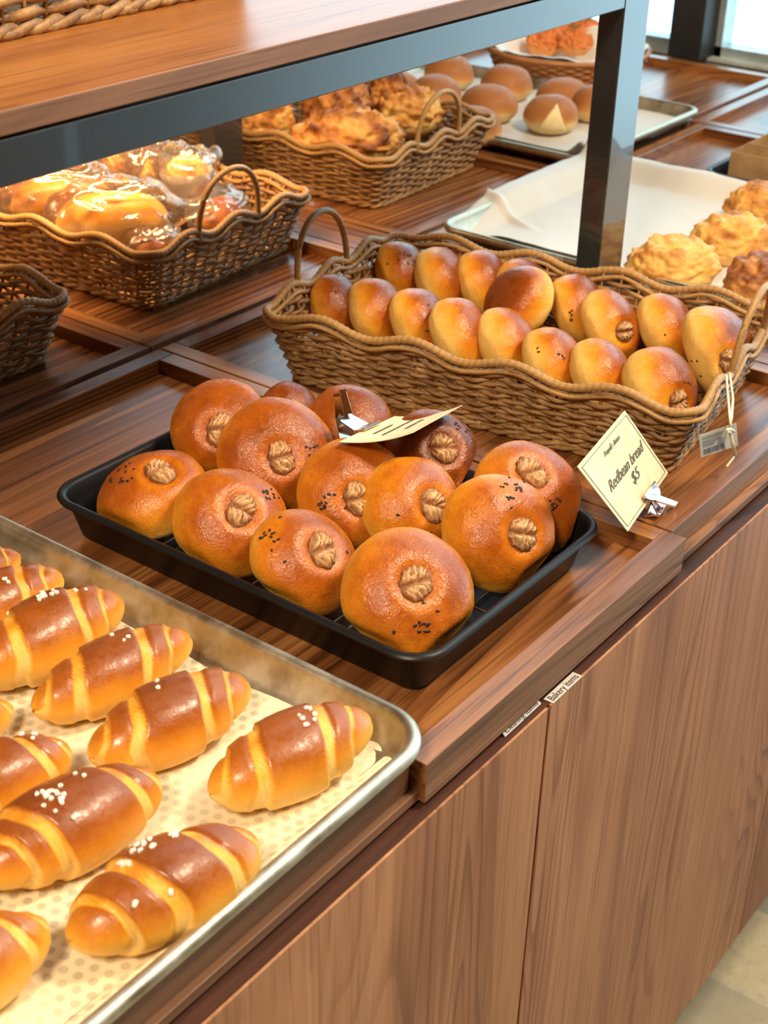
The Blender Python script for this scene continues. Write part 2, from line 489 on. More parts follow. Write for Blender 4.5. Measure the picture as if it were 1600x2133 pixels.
def textmesh(name, s, mat, origin, ux, uy, size, parent, align='LEFT', shear=0, sx=1., lift=.0004, ext=.0002):
    cu = bpy.data.curves.new('txt', 'FONT'); cu.body = s; cu.size = size; cu.align_x = align; cu.align_y = 'CENTER'
    cu.shear = shear; cu.extrude = ext
    o = bpy.data.objects.new('txt', cu); COL.objects.link(o)
    bpy.context.view_layer.update()
    me = bpy.data.meshes.new_from_object(o.evaluated_get(bpy.context.evaluated_depsgraph_get()))
    bpy.data.objects.remove(o)
    ux = Vector(ux).normalized(); n = ux.cross(Vector(uy)).normalized(); uy = n.cross(ux)
    og = Vector(origin)
    for v in me.vertices:
        c = v.co.copy(); v.co = og + ux * c.x * sx + uy * c.y + n * (lift + c.z)
    me.materials.clear(); me.materials.append(mat)
    r = bpy.data.objects.new(name, me); COL.objects.link(r)
    if parent: r.parent = parent; r.matrix_parent_inverse = parent.matrix_basis.inverted()
    return r
for s, c4, lab in (('Cleaning items', ((1037.5, 1529), (1052, 1535.6), (1127, 1466), (1113.5, 1459)), 'grey label strip reading Cleaning items'),
                   ('Bakery items', ((1134, 1455), (1153, 1466), (1214, 1409), (1195, 1399)), 'grey label strip reading Bakery items')):
    q = [at(x, y, .8115) for x, y in c4]
    if s[0] == 'C':                      # this strip leans up against the lip of the tray above it
        q[0], q[3] = aty(c4[0][0], c4[0][1], -.0030), aty(c4[3][0], c4[3][1], -.0030)
        q[0], q[3] = at(c4[0][0], c4[0][1], .8150), at(c4[3][0], c4[3][1], .8150)
    hgt = ((q[0] - q[1]).length + (q[3] - q[2]).length) / 2; ud = (q[2] - q[1]).normalized()
    vd = ((q[0] - q[1]) + (q[3] - q[2])); vd = (vd - ud * vd.dot(ud)).normalized(); nn = ud.cross(vd)
    wd = (q[2] - q[1]).length
    o0 = q[1]; P4 = [o0, o0 + ud * wd, o0 + ud * wd + vd * hgt, o0 + vd * hgt]
    m = MB(); m.add([p + nn * .0001 for p in P4] + [p + nn * .0004 for p in P4], [(0, 3, 2, 1), (4, 5, 6, 7), (0, 1, 5, 4), (1, 2, 6, 5), (2, 3, 7, 6), (3, 0, 4, 7)])
    st = m.build('label_strip', M_sticker, cab); st['label'] = lab
    t = textmesh('lettering', s, M_ink2, (0, 0, 0), (1, 0, 0), (0, 1, 0), hgt * .98, st, 'CENTER', lift=.0001, ext=.00005)
    bb = [v.co.x for v in t.data.vertices]; k = wd * .88 / (max(bb) - min(bb)); cx = (max(bb) + min(bb)) / 2
    for v in t.data.vertices:
        c = v.co.copy(); v.co = o0 + ud * (wd / 2 + (c.x - cx) * k) + vd * (hgt * .47 + c.y) + nn * (.0005 + c.z)

def wooden_box(x0, x1, y0, y1, z1, label, lip=None):
    z0 = .8238; rw = .021
    t = thing('wooden_tray', label, 'wooden tray', ((x0 + x1) / 2, (y0 + y1) / 2, z0), 'walnut trays set into the counter')
    mm = MB(); mm.box(x0 + rw, x1, y1 - rw, y1, z0, z1); mm.build('back_rim', M_box, t, bevel=.0008)
    mm = MB(); mm.box(x0, x0 + rw, y0 + rw, y1, z0, z1); mm.build('side_rim', M_boxy, t, bevel=.0008)
    mm = MB(); mm.box(x1 - rw, x1, y0 + rw, y1 - rw, z0, z1); mm.build('side_rim', M_boxy, t, bevel=.0008)
    mm = MB(); mm.box(x0, x1, y0, y0 + rw, z0, z1)
    if lip: mm.box(x0, x1, y0, .0043, lip, z0)
    f = mesh('front_rim', mm.v, mm.f, None, t, mats=[M_box, M_front], fmat=[1 if k % 6 == 2 else 0 for k in range(len(mm.f))])
    md = f.modifiers.new('bevel', 'BEVEL'); md.width = .0008; md.segments = 2; md.limit_method = 'ANGLE'
    mm = MB(); mm.box(x0 + rw, x1 - rw, y0 + rw, y1 - rw, z0, .835); mm.build('tray_floor', M_box, t)
    return t
wooden_box(-.386, -.0015, .010, .624, .847, 'walnut tray under the silver sheet pan of butter rolls')
wooden_box(.001, .381, -.002, .624, .850, 'walnut tray holding the black pan of walnut buns, jutting out in front', .8165)
wooden_box(.3835, .768, .013, .624, .850, 'walnut tray under the long wicker basket of red bean buns')
wooden_box(.846, 1.240, .013, .624, .850, 'walnut tray under the paper lined pan of cookie crust buns')
wooden_box(1.243, 1.634, .013, .606, .850, 'walnut tray carrying the black pan with the kraft box')
wooden_box(1.640, 2.055, .013, .622, .850, 'walnut tray nearest the window in the front row')
wooden_box(-.386, -.002, .634, 1.25, .850, 'walnut tray in the back row behind the silver sheet pan, mostly hidden')
wooden_box(.001, .377, .634, 1.25, .850, 'walnut tray in the back row under the cut off wicker basket at the left edge')
wooden_box(.379, .768, .634, 1.25, .850, 'walnut tray in the back row under the basket of bagged breads')
wooden_box(.846, 1.240, .634, 1.25, .850, 'walnut tray in the back row under the basket of streusel loaves')
wooden_box(1.243, 1.634, .634, 1.25, .850, 'walnut tray in the back row under the pan of round brown buns')
wooden_box(1.640, 2.055, .634, 1.25, .850, 'empty looking walnut tray by the window beside the round wicker bowl')

# ------------------------------------------------------------------ shelf
sh = thing('display_shelf', 'walnut shelf board on a black steel frame standing over the counter', 'shelf', (.8, .6, .85))
SX0, SX1, PY0, PY1 = -1.1, .842, .32, .945
m = MB(); m.box(SX0, SX1 - .012, PY0 - .001, PY1 + .002, 1.2185, 1.2345)
o = mesh('shelf_board', m.v, m.f, None, sh, mats=[M_top, M_front], fmat=[0, 0, 1, 1, 1, 1])
md = o.modifiers.new('bevel', 'BEVEL'); md.width = .0012; md.segments = 2
for nm, (y0, y1) in (('beam', (PY0, PY0 + .03)), ('beam', (PY1 - .03, PY1))):
    m = MB(); m.box(SX0, SX1 - .0565, y0, y1, 1.186, 1.2165); m.build(nm, M_black, sh, bevel=.0012)
m = MB(); m.box(SX1 - .056, SX1, PY0 + .0305, PY1 - .0305, 1.186, 1.2165); m.build('beam', M_black, sh, bevel=.0012)
for y0 in (PY0, PY1 - .03):
    m = MB(); m.box(SX1 - .056, SX1, y0, y0 + .03, .8497, 1.2165); m.build('post', M_black, sh, bevel=.0012)
m = MB(); m.box(-.9, .74, .85, .868, 1.196, 1.2185)
led_body = m.build('light_bar', simple('white_lamp_housing', (.8, .8, .8), .4), sh)
lm = bpy.data.materials.new('warm_lamp_diffuser'); lm.use_nodes = True
lb = lm.node_tree.nodes['Principled BSDF']; lb.inputs['Emission Color'].default_value = (1, .72, .42, 1); lb.inputs['Emission Strength'].default_value = 6
m = MB(); m.box(-.89, .73, .852, .866, 1.1945, 1.196); d = m.build('diffuser', lm, led_body)
for xx, en in ((-.4, .8), (.42, 4.2)):
    l = area_lamp('shelf_light', (xx, .859, 1.192), (xx + (.10 if xx > 0 else 0), 1.02, .8), .62, .02, en, (1, .62, .30), 112)

# ------------------------------------------------------------------ pans
def rrect(hx, hy, r, n=8, side=1):
    pts = []
    for cx, cy, a0 in ((hx - r, hy - r, 0), (-hx + r, hy - r, 90), (-hx + r, -hy + r, 180), (hx - r, -hy + r, 270)):
        for k in range(n + 1):
            a = math.radians(a0 + 90 * k / n); pts.append((cx + r * cos(a), cy + r * sin(a)))
    return pts
def pan(name, label, cat, x0, x1, y0, y1, r, prof, mat, group=None, n=9):
    """prof: (inset, z) from the outside foot over the rim to the inside floor; one thin pressed sheet"""
    hx, hy = (x1 - x0) / 2, (y1 - y0) / 2; cx, cy = (x0 + x1) / 2, (y0 + y1) / 2
    v = []; f = []; M = 4 * (n + 1)
    for ins, z in prof:
        for p in rrect(hx - ins, hy - ins, max(r - ins, .006), n): v.append((cx + p[0], cy + p[1], z))
    for a in range(len(prof) - 1):
        for k in range(M):
            l = (k + 1) % M; f.append((a * M + k, a * M + l, (a + 1) * M + l, (a + 1) * M + k))
    f.append(tuple((len(prof) - 1) * M + k for k in range(M)))
    f.append(tuple(M - 1 - k for k in range(M)))
    t = thing(name, label, cat, (cx, cy, prof[0][1]), group)
    o = mesh('pan_body', v, f, mat, t, smooth=True)
    md = o.modifiers.new('e', 'EDGE_SPLIT'); md.split_angle = math.radians(50)
    return t
def silver(z, h):
    b = []
    for k in range(9):
        a = pi * (1.35 - k * .21); b.append((.0055 - .0055 * cos(pi - a) , z + h - .0055 + .0055 * sin(a)))
    rim = [(.0055 + .0055 * cos(a), z + h - .0055 + .0055 * sin(a)) for a in [math.radians(x) for x in (250, 215, 180, 150, 120, 90, 60, 30, 5)]]
    rim = [(.0055 - .0055 * (-cos(a)) if 0 else .0055 + .0055 * cos(a), zz) for (q, zz), a in zip(rim, [math.radians(x) for x in (250, 215, 180, 150, 120, 90, 60, 30, 5)])]
    return [(.019, z), (.016, z + .002), (.0095, z + h - .011)] + rim + [(.0135, z + h - .010), (.0215, z + .0055), (.0245, z + .0035), (.030, z + .0028), (.0315, z + .0012), (.036, z + .001)]
pan('sheet_pan', 'silver aluminium sheet pan carrying the sugared butter rolls, in the near left corner', 'baking pan', -.448, .017, -.006, .655, .042, silver(.8505, .025), M_alu)
pan('sheet_pan', 'silver sheet pan with draped white paper under the cookie crust buns', 'baking pan', .852, 1.285, .0255, .598, .035, silver(.8505, .025), M_alu)
pan('sheet_pan', 'silver sheet pan of round brown buns beyond the shelf post', 'baking pan', 1.25, 1.658, .6075, 1.20, .035, silver(.8505, .022), M_alu)
def black(z, h, ins):
    return [(ins + .004, z), (ins, z + .004), (.010, z + h - .012), (.006, z + h - .009), (.0015, z + h - .006), (0, z + h - .003), (.0015, z + h - .0007), (.004, z + h), (.0065, z + h - .0007), (.0085, z + h - .003), (.011, z + h - .012), (ins + .003, z + .008), (ins + .008, z + .003), (ins + .012, z + .0022)]
bp_ = pan('roasting_pan', 'deep black enamel pan full of walnut topped buns', 'baking pan', .055, .322, .040, .437, .032, black(.8352, .0445, .018), M_blackpan)
m = MB()
for k in range(24):
    y = .072 + k * .0141; m.tube([(.082, y, .8452), (.295, y, .8452)], .0009, 5)
for x in (.083, .187, .293): m.tube([(x, .068, .8434), (x, .410, .8434)], .0012, 5)
tag(m.build('cooling_rack', M_wire), 'thin wire cooling rack lying in the black pan under the walnut buns', 'rack')
pan('roasting_pan', 'black pan holding a kraft paper box, at the right edge', 'baking pan', 1.287, 1.60, .13, .437, .03, black(.8352, .045, .016), M_blackpan)
pan('roasting_pan', 'black pan cut off by the right edge, nearest the window', 'baking pan', 1.735, 2.02, .20, .535, .03, black(.8352, .05, .016), M_blackpan)

# ------------------------------------------------------------------ papers
def sheet(name, label, mat, x0, x1, y0, y1, nx, ny, zf, parent=None, th=.0005, warp=None):
    v = []; f = []
    for j in range(ny + 1):
        for i in range(nx + 1):
            u, w_ = i / nx, j / ny; x = x0 + (x1 - x0) * u; y = y0 + (y1 - y0) * w_
            if warp: x, y = warp(x, y, u, w_)
            v.append((x, y, zf(x, y, u, w_)))
    for j in range(ny):
        for i in range(nx):
            a = j * (nx + 1) + i; f.append((a, a + 1, a + nx + 2, a + nx + 1))
    o = mesh(name, v, f, mat, parent, smooth=True)
    md = o.modifiers.new('solid', 'SOLIDIFY'); md.thickness = th; md.offset = 1
    return tag(o, label, 'paper')
def zf1(x, y, u, w_):
    z = .8527
    dx = max(0, -.014 - x if False else x - (-.016)); dy = max(0, .024 - y)
    z += .45 * dx ** 1.0 * sstep(0, .02, dx) * sstep(.10, .0, y) + .62 * dy * sstep(0, .008, dy)
    z += .0006 * (noise.noise(Vector((x * 14, y * 14, 0))) + .4)
    return z
sheet('parchment_sheet', 'cream parchment over a perforated mat lining the silver pan of butter rolls', M_parch, -.432, .004, .0125, .62, 90, 110, zf1,
      warp=lambda x, y, u, w_: (x - (.014 * sstep(.02, .16, y) + .010 * max(0, noise.noise(Vector((3, y * 9, 1))))) * sstep(.9, 1, u), y))
def zf2(x, y, u, w_):
    z = .8532
    d = max(0, .040 - (x - .852)); e = max(0, (y - .556)); g = max(0, .06 - (y - .025)); r_ = max(0, x - 1.242)
    z += .024 * sstep(0, .034, d) * sstep(.58, .50, y) + .026 * sstep(0, .036, e) * sstep(.88, 1.02, x) + .024 * sstep(0, .04, r_) + .024 * sstep(0, .035, g)
    p = Vector((x, y, 0))
    k = exp(-((x - (.965 + (y - .5) * .3)) / .006) ** 2) * sstep(.50, .56, y)      # the pinched fold near the back edge
    z += .007 * k
    z += .003 * (noise.noise(p * 9) + .3) + .0010 * noise.noise(p * 34 + Vector((5, 0, 0)))
    return z
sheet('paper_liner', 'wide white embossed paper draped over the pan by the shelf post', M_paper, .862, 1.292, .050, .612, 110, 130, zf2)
def zf3(x, y, u, w_):
    e = max(0, .645 - y); g = max(0, 1.28 - x)
    return .8530 + .021 * sstep(0, .03, e) * sstep(1.50, 1.40, x) + .021 * sstep(0, .02, g) + .0014 * (noise.noise(Vector((x * 13, y * 13, 2))) + .4)
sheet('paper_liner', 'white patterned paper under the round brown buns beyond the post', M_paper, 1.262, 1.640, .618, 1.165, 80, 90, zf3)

# ------------------------------------------------------------------ wicker baskets
def basket(label, group, TL=.46, TW=.29, BL=.41, BW=.25, Ht=.074, seed=0, K=15, sub=5, q_=1.):
    """local frame: long axis X, base centre at the origin"""
    rnd = random.Random(seed)
    nl, nw, nc = 19, 12, 2            # stakes along long / short sides / corner
    def ring(hx, hy, r):
        pts = []
        segs = [((hx, -hy + r), (hx, hy - r), nw, 's', 0), None, ((hx - r, hy), (-hx + r, hy), nl, 'l', 1), None,
                ((-hx, hy - r), (-hx, -hy + r), nw, 's', 2), None, ((-hx + r, -hy), (hx - r, -hy), nl, 'l', 3), None]
        ctr = [(hx - r, hy - r, 0), (-hx + r, hy - r, 90), (-hx + r, -hy + r, 180), (hx - r, -hy + r, 270)]
        ci = 0
        for sg in segs:
            if sg:
                a, b, n, kind, _ = sg
                for k in range(n * sub):
                    t = k / (n * sub); pts.append((a[0] + (b[0] - a[0]) * t, a[1] + (b[1] - a[1]) * t, kind, t))
            else:
                cx, cy, a0 = ctr[ci]; ci += 1
                for k in range(nc * sub):
                    t = k / (nc * sub); an = math.radians(a0 + 90 * t); pts.append((cx + r * cos(an), cy + r * sin(an), 'c', t))
        return pts
    def wave(kind, t):
        if kind == 'l': return .0105 * sin(4 * pi * t) ** 2
        if kind == 's':
            return .0115 * sin(3 * pi * t) ** 2
        return .0015 * sin(pi * t)
    def pos(u, out=0.0):
        e = u
        hx, hy = (BL + (TL - BL) * e) / 2 + out, (BW + (TW - BW) * e) / 2 + out
        return ring(hx, hy, .016 + .004 * u)
    R0 = ring(BL / 2, BW / 2, .016); M = len(R0)
    def P3(i, u, out):
        hx, hy = (BL + (TL - BL) * u) / 2 + out, (BW + (TW - BW) * u) / 2 + out
        return hx, hy
    cache = {}
    def pt(u, i, out):
        key = (round(u, 4),)
        if key not in cache: cache[key] = pos(u)
        L = cache[key]; x, y, kd, t = L[i % M]
        xa, ya = L[(i - 1) % M][:2]; xb, yb = L[(i + 1) % M][:2]
        tx, ty = xb - xa, yb - ya; l = sqrt(tx * tx + ty * ty) + 1e-9
        return x + ty / l * out, y - tx / l * out, kd, t
    def level(u, i):
        _, _, kd, t = R0[i % M]
        return Ht * u + wave(kd, t) * (u ** 3) * 1.0
    t0 = thing('wicker_basket', label, 'basket', (0, 0, 0), group)
    body = MB()
    for k in range(K):
        u = .035 + .90 * k / (K - 1)
        ph = (k % 2) * pi
        pts = []
        amp = (.0024 if k < K - 3 else .0030) * q_
        for i in range(M):
            st = i / sub
            o = amp * cos(pi * st + ph) + .0012
            x, y, kd, t = pt(u, i, o)
            tw = .0011 * sin(pi * st + ph + 1.0) * (1 if k % 3 else -1)
            z = level(u, i) + tw + .0009 * noise.noise(Vector((i * .11, k * 3.1, seed)))
            pts.append((x, y, z))
        body.tube(pts, (.00225 if k < K - 3 else .0027) * q_, 5, closed=True)
    for k in (0, 1):                   # twisted foot border
        pts = []
        for i in range(M):
            q = pi * i / sub * .9 + k * pi
            x, y, kd, t = pt(0, i, .0035 + .0022 * cos(q)); pts.append((x, y, .0042 + .0020 * sin(q)))
        body.tube(pts, .0026 * min(q_, 1.3), 6, closed=True)
    for i in range(0, M, sub):         # stakes
        pts = []
        for q in range(7):
            u = q / 6; x, y, kd, t = pt(min(u, 1), i, 0); pts.append((x, y, level(u, i) + .003 * (1 - u)))
        body.tube(pts, .0019, 5)
    # close weave base
    for j in range(int(BW / .008)):
        y = -BW / 2 + .006 + j * .008
        pts = [(-BL / 2 + .006 + (BL - .012) * q / 40, y, .0040 + .0012 * (1 if (q + j) % 2 else -1)) for q in range(41)]
        body.tube(pts, .0027, 4)
    ob = body.build('woven_body', M_rattan, t0, smooth=True)
    rim = MB()
    pts = []; rad = []
    for i in range(M):
        for h in range(2):
            a = pt(1, i, .0018); b = pt(1, i + 1, .0018)
            za, zb = level(1, i), level(1, i + 1)
            x, y, z = a[0] + (b[0] - a[0]) * h / 2, a[1] + (b[1] - a[1]) * h / 2, za + (zb - za) * h / 2
            pts.append((x, y, z + .0015)); rad.append(.0039 + (.0006 if (2 * i + h) % 3 == 0 else 0))
    rim.tube(pts, rad, 8, closed=True)
    for o_, zz in ((.0042, -.0052), (-.0025, -.0048)):
        pts = []
        for i in range(M):
            st = i / sub
            x, y, kd, t = pt(1, i, o_ + .0015 * cos(pi * st * .5)); pts.append((x, y, level(1, i) + zz - .0022 * abs(sin(pi * st * .25)) ))
        rim.tube(pts, .0026, 6, closed=True)
    rim.build('rim', M_rim, t0, smooth=True)
    for sgn in (1, -1):
        hd = MB(); pts = []; rad = []
        for q in range(49):
            a = pi * q / 48
            y = -cos(a) * .052 * (1 + .10 * sin(a)) + sgn * .016; z = Ht - .004 + .076 * sin(a) ** .8
            x = sgn * (TL / 2 + .002 + .006 * sin(a)); pts.append((x, y, z)); rad.append(.0034 + (.0004 if q % 2 else 0))
        hd.tube(pts, rad, 8); hd.build('handle', M_rim, t0, smooth=True)
    return t0
bkC = basket('long wicker basket of upright red bean buns with a barcode tag', 'wavy rimmed wicker baskets')
def place(o, x, y, z, rot, **kw):
    o.location = (x, y, z); o.rotation_euler = (0, 0, rot)
    for k, v in kw.items(): o[k] = v
    return o
b2 = place(copy_tree(bkC), .597, .948, .8362, math.radians(93), label='wicker basket of bagged breads in the back row at left')
b1 = place(copy_tree(bkC), .177, .925, .8362, math.radians(88), label='wicker basket cut off by the left edge, behind the silver pan')
b3 = place(copy_tree(bkC), 1.068, .975, .8362, math.radians(92.5), label='wicker basket of streusel loaves behind the shelf post')
place(bkC, .589, .298, .8362, math.radians(98.5))
for b_ in (b2, b1, b3):
    b_.scale = (1, 1.05, 1)
    for ch in b_.children:
        if ch.name.startswith('handle') and ch.data.vertices[0].co.x < 0: ch.location.y += .030
bt = place(basket('thick cane wicker basket standing on top of the shelf, upper left', 'wavy rimmed wicker baskets', .44, .30, .40, .27, .10, 7, K=11, sub=7, q_=1.6), 0, 0, 0, 0)
bt.location = (.150, .478 + .14, 1.2350); bt.rotation_euler = (0, 0, math.radians(3)); bt.scale = (1.15, 1, 1.3)
pC = at(1431, 892, .91)

# ------------------------------------------------------------------ bread makers
RES = {}
def to_world(verts, M3, c): return [M3 @ v + c for v in verts]
def nrm(bvh, p): return bvh.find_nearest(p)
def scatter(parent, bvh, pxs, mat, kind, rnd, proto, up=.0004):
    for (px, py) in pxs:
        r = ray(px, py).normalized()
        h = bvh.ray_cast(CAM, r, 6)
        if h[0] is None: continue
        put(parent, h[0] + h[1] * up, h[1], proto, rnd)
def put(parent, p, n, proto, rnd, sc=1.):
    o = proto.copy(); COL.objects.link(o)
    o.parent = parent; o.matrix_parent_inverse = parent.matrix_basis.inverted()
    a = rnd.uniform(0, 2 * pi); xh = Vector((cos(a), sin(a), .1))
    m = frame(n, xh).to_4x4(); m.translation = p
    s = sc * rnd.uniform(.85, 1.2)
    o.matrix_basis = m @ Matrix.Diagonal((s, s, s, 1))
    return o
def proto_seed(name, a, b, c, mat, lumps=0):
    v, f, d = ball(8, 6, lambda d: Vector((d.x * a * (1 + .25 * d.x * (d.x < 0)), d.y * b, d.z * c)) * (1 + lumps * noise.noise(d * 2.2 + Vector((a * 999, 0, 0)))))
    o = mesh(name, v, f, mat, smooth=not lumps); COL.objects.unlink(o); return o
SES = proto_seed('sesame_seed', .00175, .0010, .0006, M_sesame)
SUG = [proto_seed('pearl_sugar', .0017 + .0003 * k, .0014, .0012, M_sugar, .45) for k in range(3)]

def walnut_mesh(seed, R=.0145):
    rnd = random.Random(seed)
    off = Vector((seed * 3.7, seed, 0))
    def fn(d):
        ph = atan2(d.y, d.x)
        r = R * (1 + .10 * sin(2 * ph + seed) + .08 * noise.noise(d * 3 + off))
        x, y = d.x * r, d.y * r * .82
        z = max(d.z, -.3) * .0062
        g = exp(-(x / .0022) ** 2)
        fold = abs(sin(8 * sqrt(abs(x) / R + .03) + 3.2 * y / R * pi + 2.2 * noise.noise(Vector((x, y, 0)) * 160 + off)))
        z += (.0062 * fold - .0012) * max(0, d.z) * (1 - g) - .0025 * g * max(0, d.z)
        ed = 1 - .16 * abs(sin(4.5 * ph + seed + 2 * noise.noise(d * 2 + off))) * (1 - abs(d.z))
        return Vector((x * ed, y * ed, z))
    return ball(52, 26, fn)

def add_walnut(parent, p, n, seed, xh, mat=M_walnut, R=.0145):
    v, f, d = walnut_mesh(seed, R)
    sk = [min(1, max(0, (q.z - .0005) / .0085)) for q in v]  # tone by height: skin colour with groove shade painted in, ridges tan
    M3 = frame(n, xh); return mesh('walnut', to_world(v, M3, p - n * .0024), f, mat, parent, smooth=True, attr={'crust': sk})

def bun(label, group, c, ax, R, Hh, seed, wal=None, ses=(), dark=0., grad=None, xh=Vector((1, 0, 0)), ex=1.0, mat=M_bun, name='walnut_bun', cat='bun', flat=.55, wr=.0165, wxh=None, lo=.20, top=.68, clamp=None):
    """c centre, ax direction the glazed top faces, R radius, Hh half height; wal = pixel where the walnut sits"""
    rnd = random.Random(seed); off = Vector((seed * 1.37, seed * .71, seed * 2.1))
    M3 = frame(ax, xh); c = Vector(c)
    def fn(d):
        k = 1 + .045 * noise.noise(d * 1.3 + off) + .012 * noise.noise(d * 4 + off)
        s = sqrt(d.x * d.x + d.y * d.y)
        rr = s ** .82 if s > 0 else 0
        x, y = (d.x / s * rr if s else 0), (d.y / s * rr if s else 0)
        z = d.z if d.z > 0 else max(d.z, -1) * flat * 1.25
        if z < -flat: z = -flat - (abs(z) - flat) * .1
        return Vector((x * R * ex * k, y * R * k, z * Hh * k))
    v, f, dirs = ball(64, 40, fn)
    W = to_world(v, M3, c)
    if clamp: W = [clamp(p) for p in W]
    bvh = BVHTree.FromPolygons(W, f)
    wp = None
    if wal is not None:
        h = bvh.ray_cast(CAM, ray(*wal).normalized(), 6)
        if h[0] is None: h = bvh.find_nearest(aty(wal[0], wal[1], c.y))
        wp, wn = h[0].copy(), h[1].copy()
        W2 = []
        for p in W:
            d2 = (p - wp).length
            g = exp(-(d2 / (wr * .92)) ** 4)
            ring_ = exp(-((d2 - wr * 1.45) / .0055) ** 2)
            W2.append(p - wn * (.0045 * g) + wn * (.0006 * ring_))
        W = W2
        bvh = BVHTree.FromPolygons(W, f)
    cr = []
    for p, d in zip(W, dirs):
        q = .5 + .5 * d.z
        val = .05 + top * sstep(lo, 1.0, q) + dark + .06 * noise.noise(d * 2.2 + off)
        if wp is not None:
            d2 = (p - wp).length
            val -= .12 * exp(-((d2 - wr * 1.05) / .004) ** 2)
        if grad: val += grad * M3.transposed().__matmul__(Vector((0, 0, 0))).x
        cr.append(val)
    t = thing(name, label, cat, c - Vector((0, 0, .02)), group)
    mesh('crust', W, f, mat, t, smooth=True, attr={'crust': cr})
    if wp is not None:
        add_walnut(t, wp - wn * .0030, wn, seed, wxh or (D_ * -1 + R_ * rnd.uniform(-.6, .6)), R=wr)
    pts = []
    for (px, py, sp, n) in ses:
        for _ in range(n): pts.append((px + rnd.gauss(0, sp), py + rnd.gauss(0, sp * .8)))
    for (px, py) in pts:
        h = bvh.ray_cast(CAM, ray(px, py).normalized(), 6)
        if h[0]: put(t, h[0] + h[1] * .0003, h[1], SES, rnd)
    return t

def soft(a, lo, hi):
    if a < lo: return lo + (a - lo) * .12
    if a > hi: return hi + (a - hi) * .12
    return a
def in_pan(p):                          # dough presses flat against the pan wall and the rack
    if p.z < .8462: p.z = .8462 + (p.z - .8462) * .03
    k = sstep(.892, .868, p.z)
    ins = .0165 + .018 * max(0, 1 - (p.z - .8352) / .0445)
    q = Vector((soft(p.x, .055 + ins, .322 - ins), soft(p.y, .040 + ins, .437 - ins), p.z))
    return p.lerp(q, k)
BR_ = Matrix.Rotation(math.radians(98.5), 3, 'Z'); BC_ = Vector((.589, .298, .8362))
def in_basket(p):
    l = BR_.transposed() @ (p - BC_)
    if l.z < .0075: l.z = .0075 + (l.z - .0075) * .03
    u = min(1, max(0, l.z / .074)); k = sstep(.098, .084, l.z)
    hx, hy = (.41 + .05 * u) / 2 - .0065, (.25 + .04 * u) / 2 - .0065
    q = Vector((soft(l.x, -hx, hx), soft(l.y, -hy, hy), l.z))
    return BR_ @ l.lerp(q, k) + BC_
VIEW = (CAM - Vector((.2, .2, .88))).normalized()
# walnut buns in the black pan: pixel centre, major width px, azimuth and tilt of the top, walnut pixel, seeds
G1 = 'walnut buns in the black pan'
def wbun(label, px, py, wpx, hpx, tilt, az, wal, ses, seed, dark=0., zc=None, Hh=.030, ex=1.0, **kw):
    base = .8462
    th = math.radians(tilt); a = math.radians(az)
    ax = Vector((sin(th) * cos(a), sin(th) * sin(a), cos(th)))
    d0 = (at(px, py, .875) - CAM)
    ppm = FPX / d0.dot(F_)
    R = wpx / 2 / ppm
    z = zc if zc else base + sqrt((R * sin(th)) ** 2 + (Hh * .72 * cos(th)) ** 2)
    c = at(px, py, z)
    R = wpx / 2 / (FPX / (c - CAM).dot(F_))
    for i_, (lo_, hi_) in enumerate(((.055 + .026, .322 - .026), (.040 + .026, .437 - .026))):
        e = R * .88
        if c[i_] - e < lo_: c[i_] += .15 * (lo_ - c[i_] + e)
        if c[i_] + e > hi_: c[i_] -= .15 * (c[i_] + e - hi_)
    return bun(label, G1, c, ax, R, Hh, seed, wal, ses, dark, ex=ex, clamp=in_pan, **kw)
wbun('walnut bun at the left corner of the black pan, lying flattest', 318, 1040, 240, 190, 16, 150, (334, 979), [(262, 975, 9, 6), (255, 1002, 10, 7), (232, 1000, 4, 3)], 1, .02, Hh=.034)
wbun('walnut bun second from the left in the near row, sesame on its right shoulder', 478, 1090, 244, 220, 40, -115, (504, 1061), [(566, 1030, 9, 9), (550, 1022, 5, 3)], 2, .0)
wbun('walnut bun third along the near row, tilted with sesame upper left', 627, 1176, 240, 210, 40, -95, (675, 1143), [(563, 1118, 11, 11), (586, 1079, 3, 1), (587, 1170, 3, 1), (726, 1150, 2, 1)], 3, .0)
wbun('largest walnut bun at the near corner of the black pan', 851, 1246, 290, 240, 42, -120, (868, 1213), [(868, 1290, 26, 8), (884, 1310, 8, 5)], 4, -.02, Hh=.032)
wbun('walnut bun leaning at the right side of the pan, sesame along its top', 1041, 1110, 250, 262, 52, -118, (1092, 1111), [(1075, 1010, 11, 12), (1060, 1040, 8, 6), (1045, 1010, 5, 3)], 5, -.03, Hh=.033)
wbun('golden walnut bun in the middle of the pan with a dark kernel', 856, 1058, 222, 200, 48, -110, (906, 1052), [(848, 1108, 5, 5), (828, 1075, 2, 1), (900, 1108, 2, 1)], 6, -.05, Hh=.030)
wbun('walnut bun half hidden left of the golden middle bun, sesame at its left', 738, 1030, 246, 220, 42, -120, (748, 1038), [(668, 1050, 9, 9), (687, 1028, 5, 3), (717, 1057, 3, 1)], 7, .0, Hh=.031)
wbun('walnut bun in the second row with an upright kernel, behind the left pair', 578, 952, 252, 215, 48, -125, (587, 951), [(640, 935, 12, 4), (660, 930, 6, 3)], 8, .06, Hh=.031)
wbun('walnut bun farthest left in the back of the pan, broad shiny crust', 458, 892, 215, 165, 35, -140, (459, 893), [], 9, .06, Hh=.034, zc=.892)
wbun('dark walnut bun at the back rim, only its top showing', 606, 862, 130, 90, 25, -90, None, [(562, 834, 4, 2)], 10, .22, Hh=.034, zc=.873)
wbun('walnut bun under the steel clip and tilted card', 740, 888, 185, 150, 35, -120, None, [(724, 912, 6, 5)], 11, .12, Hh=.036, zc=.885)
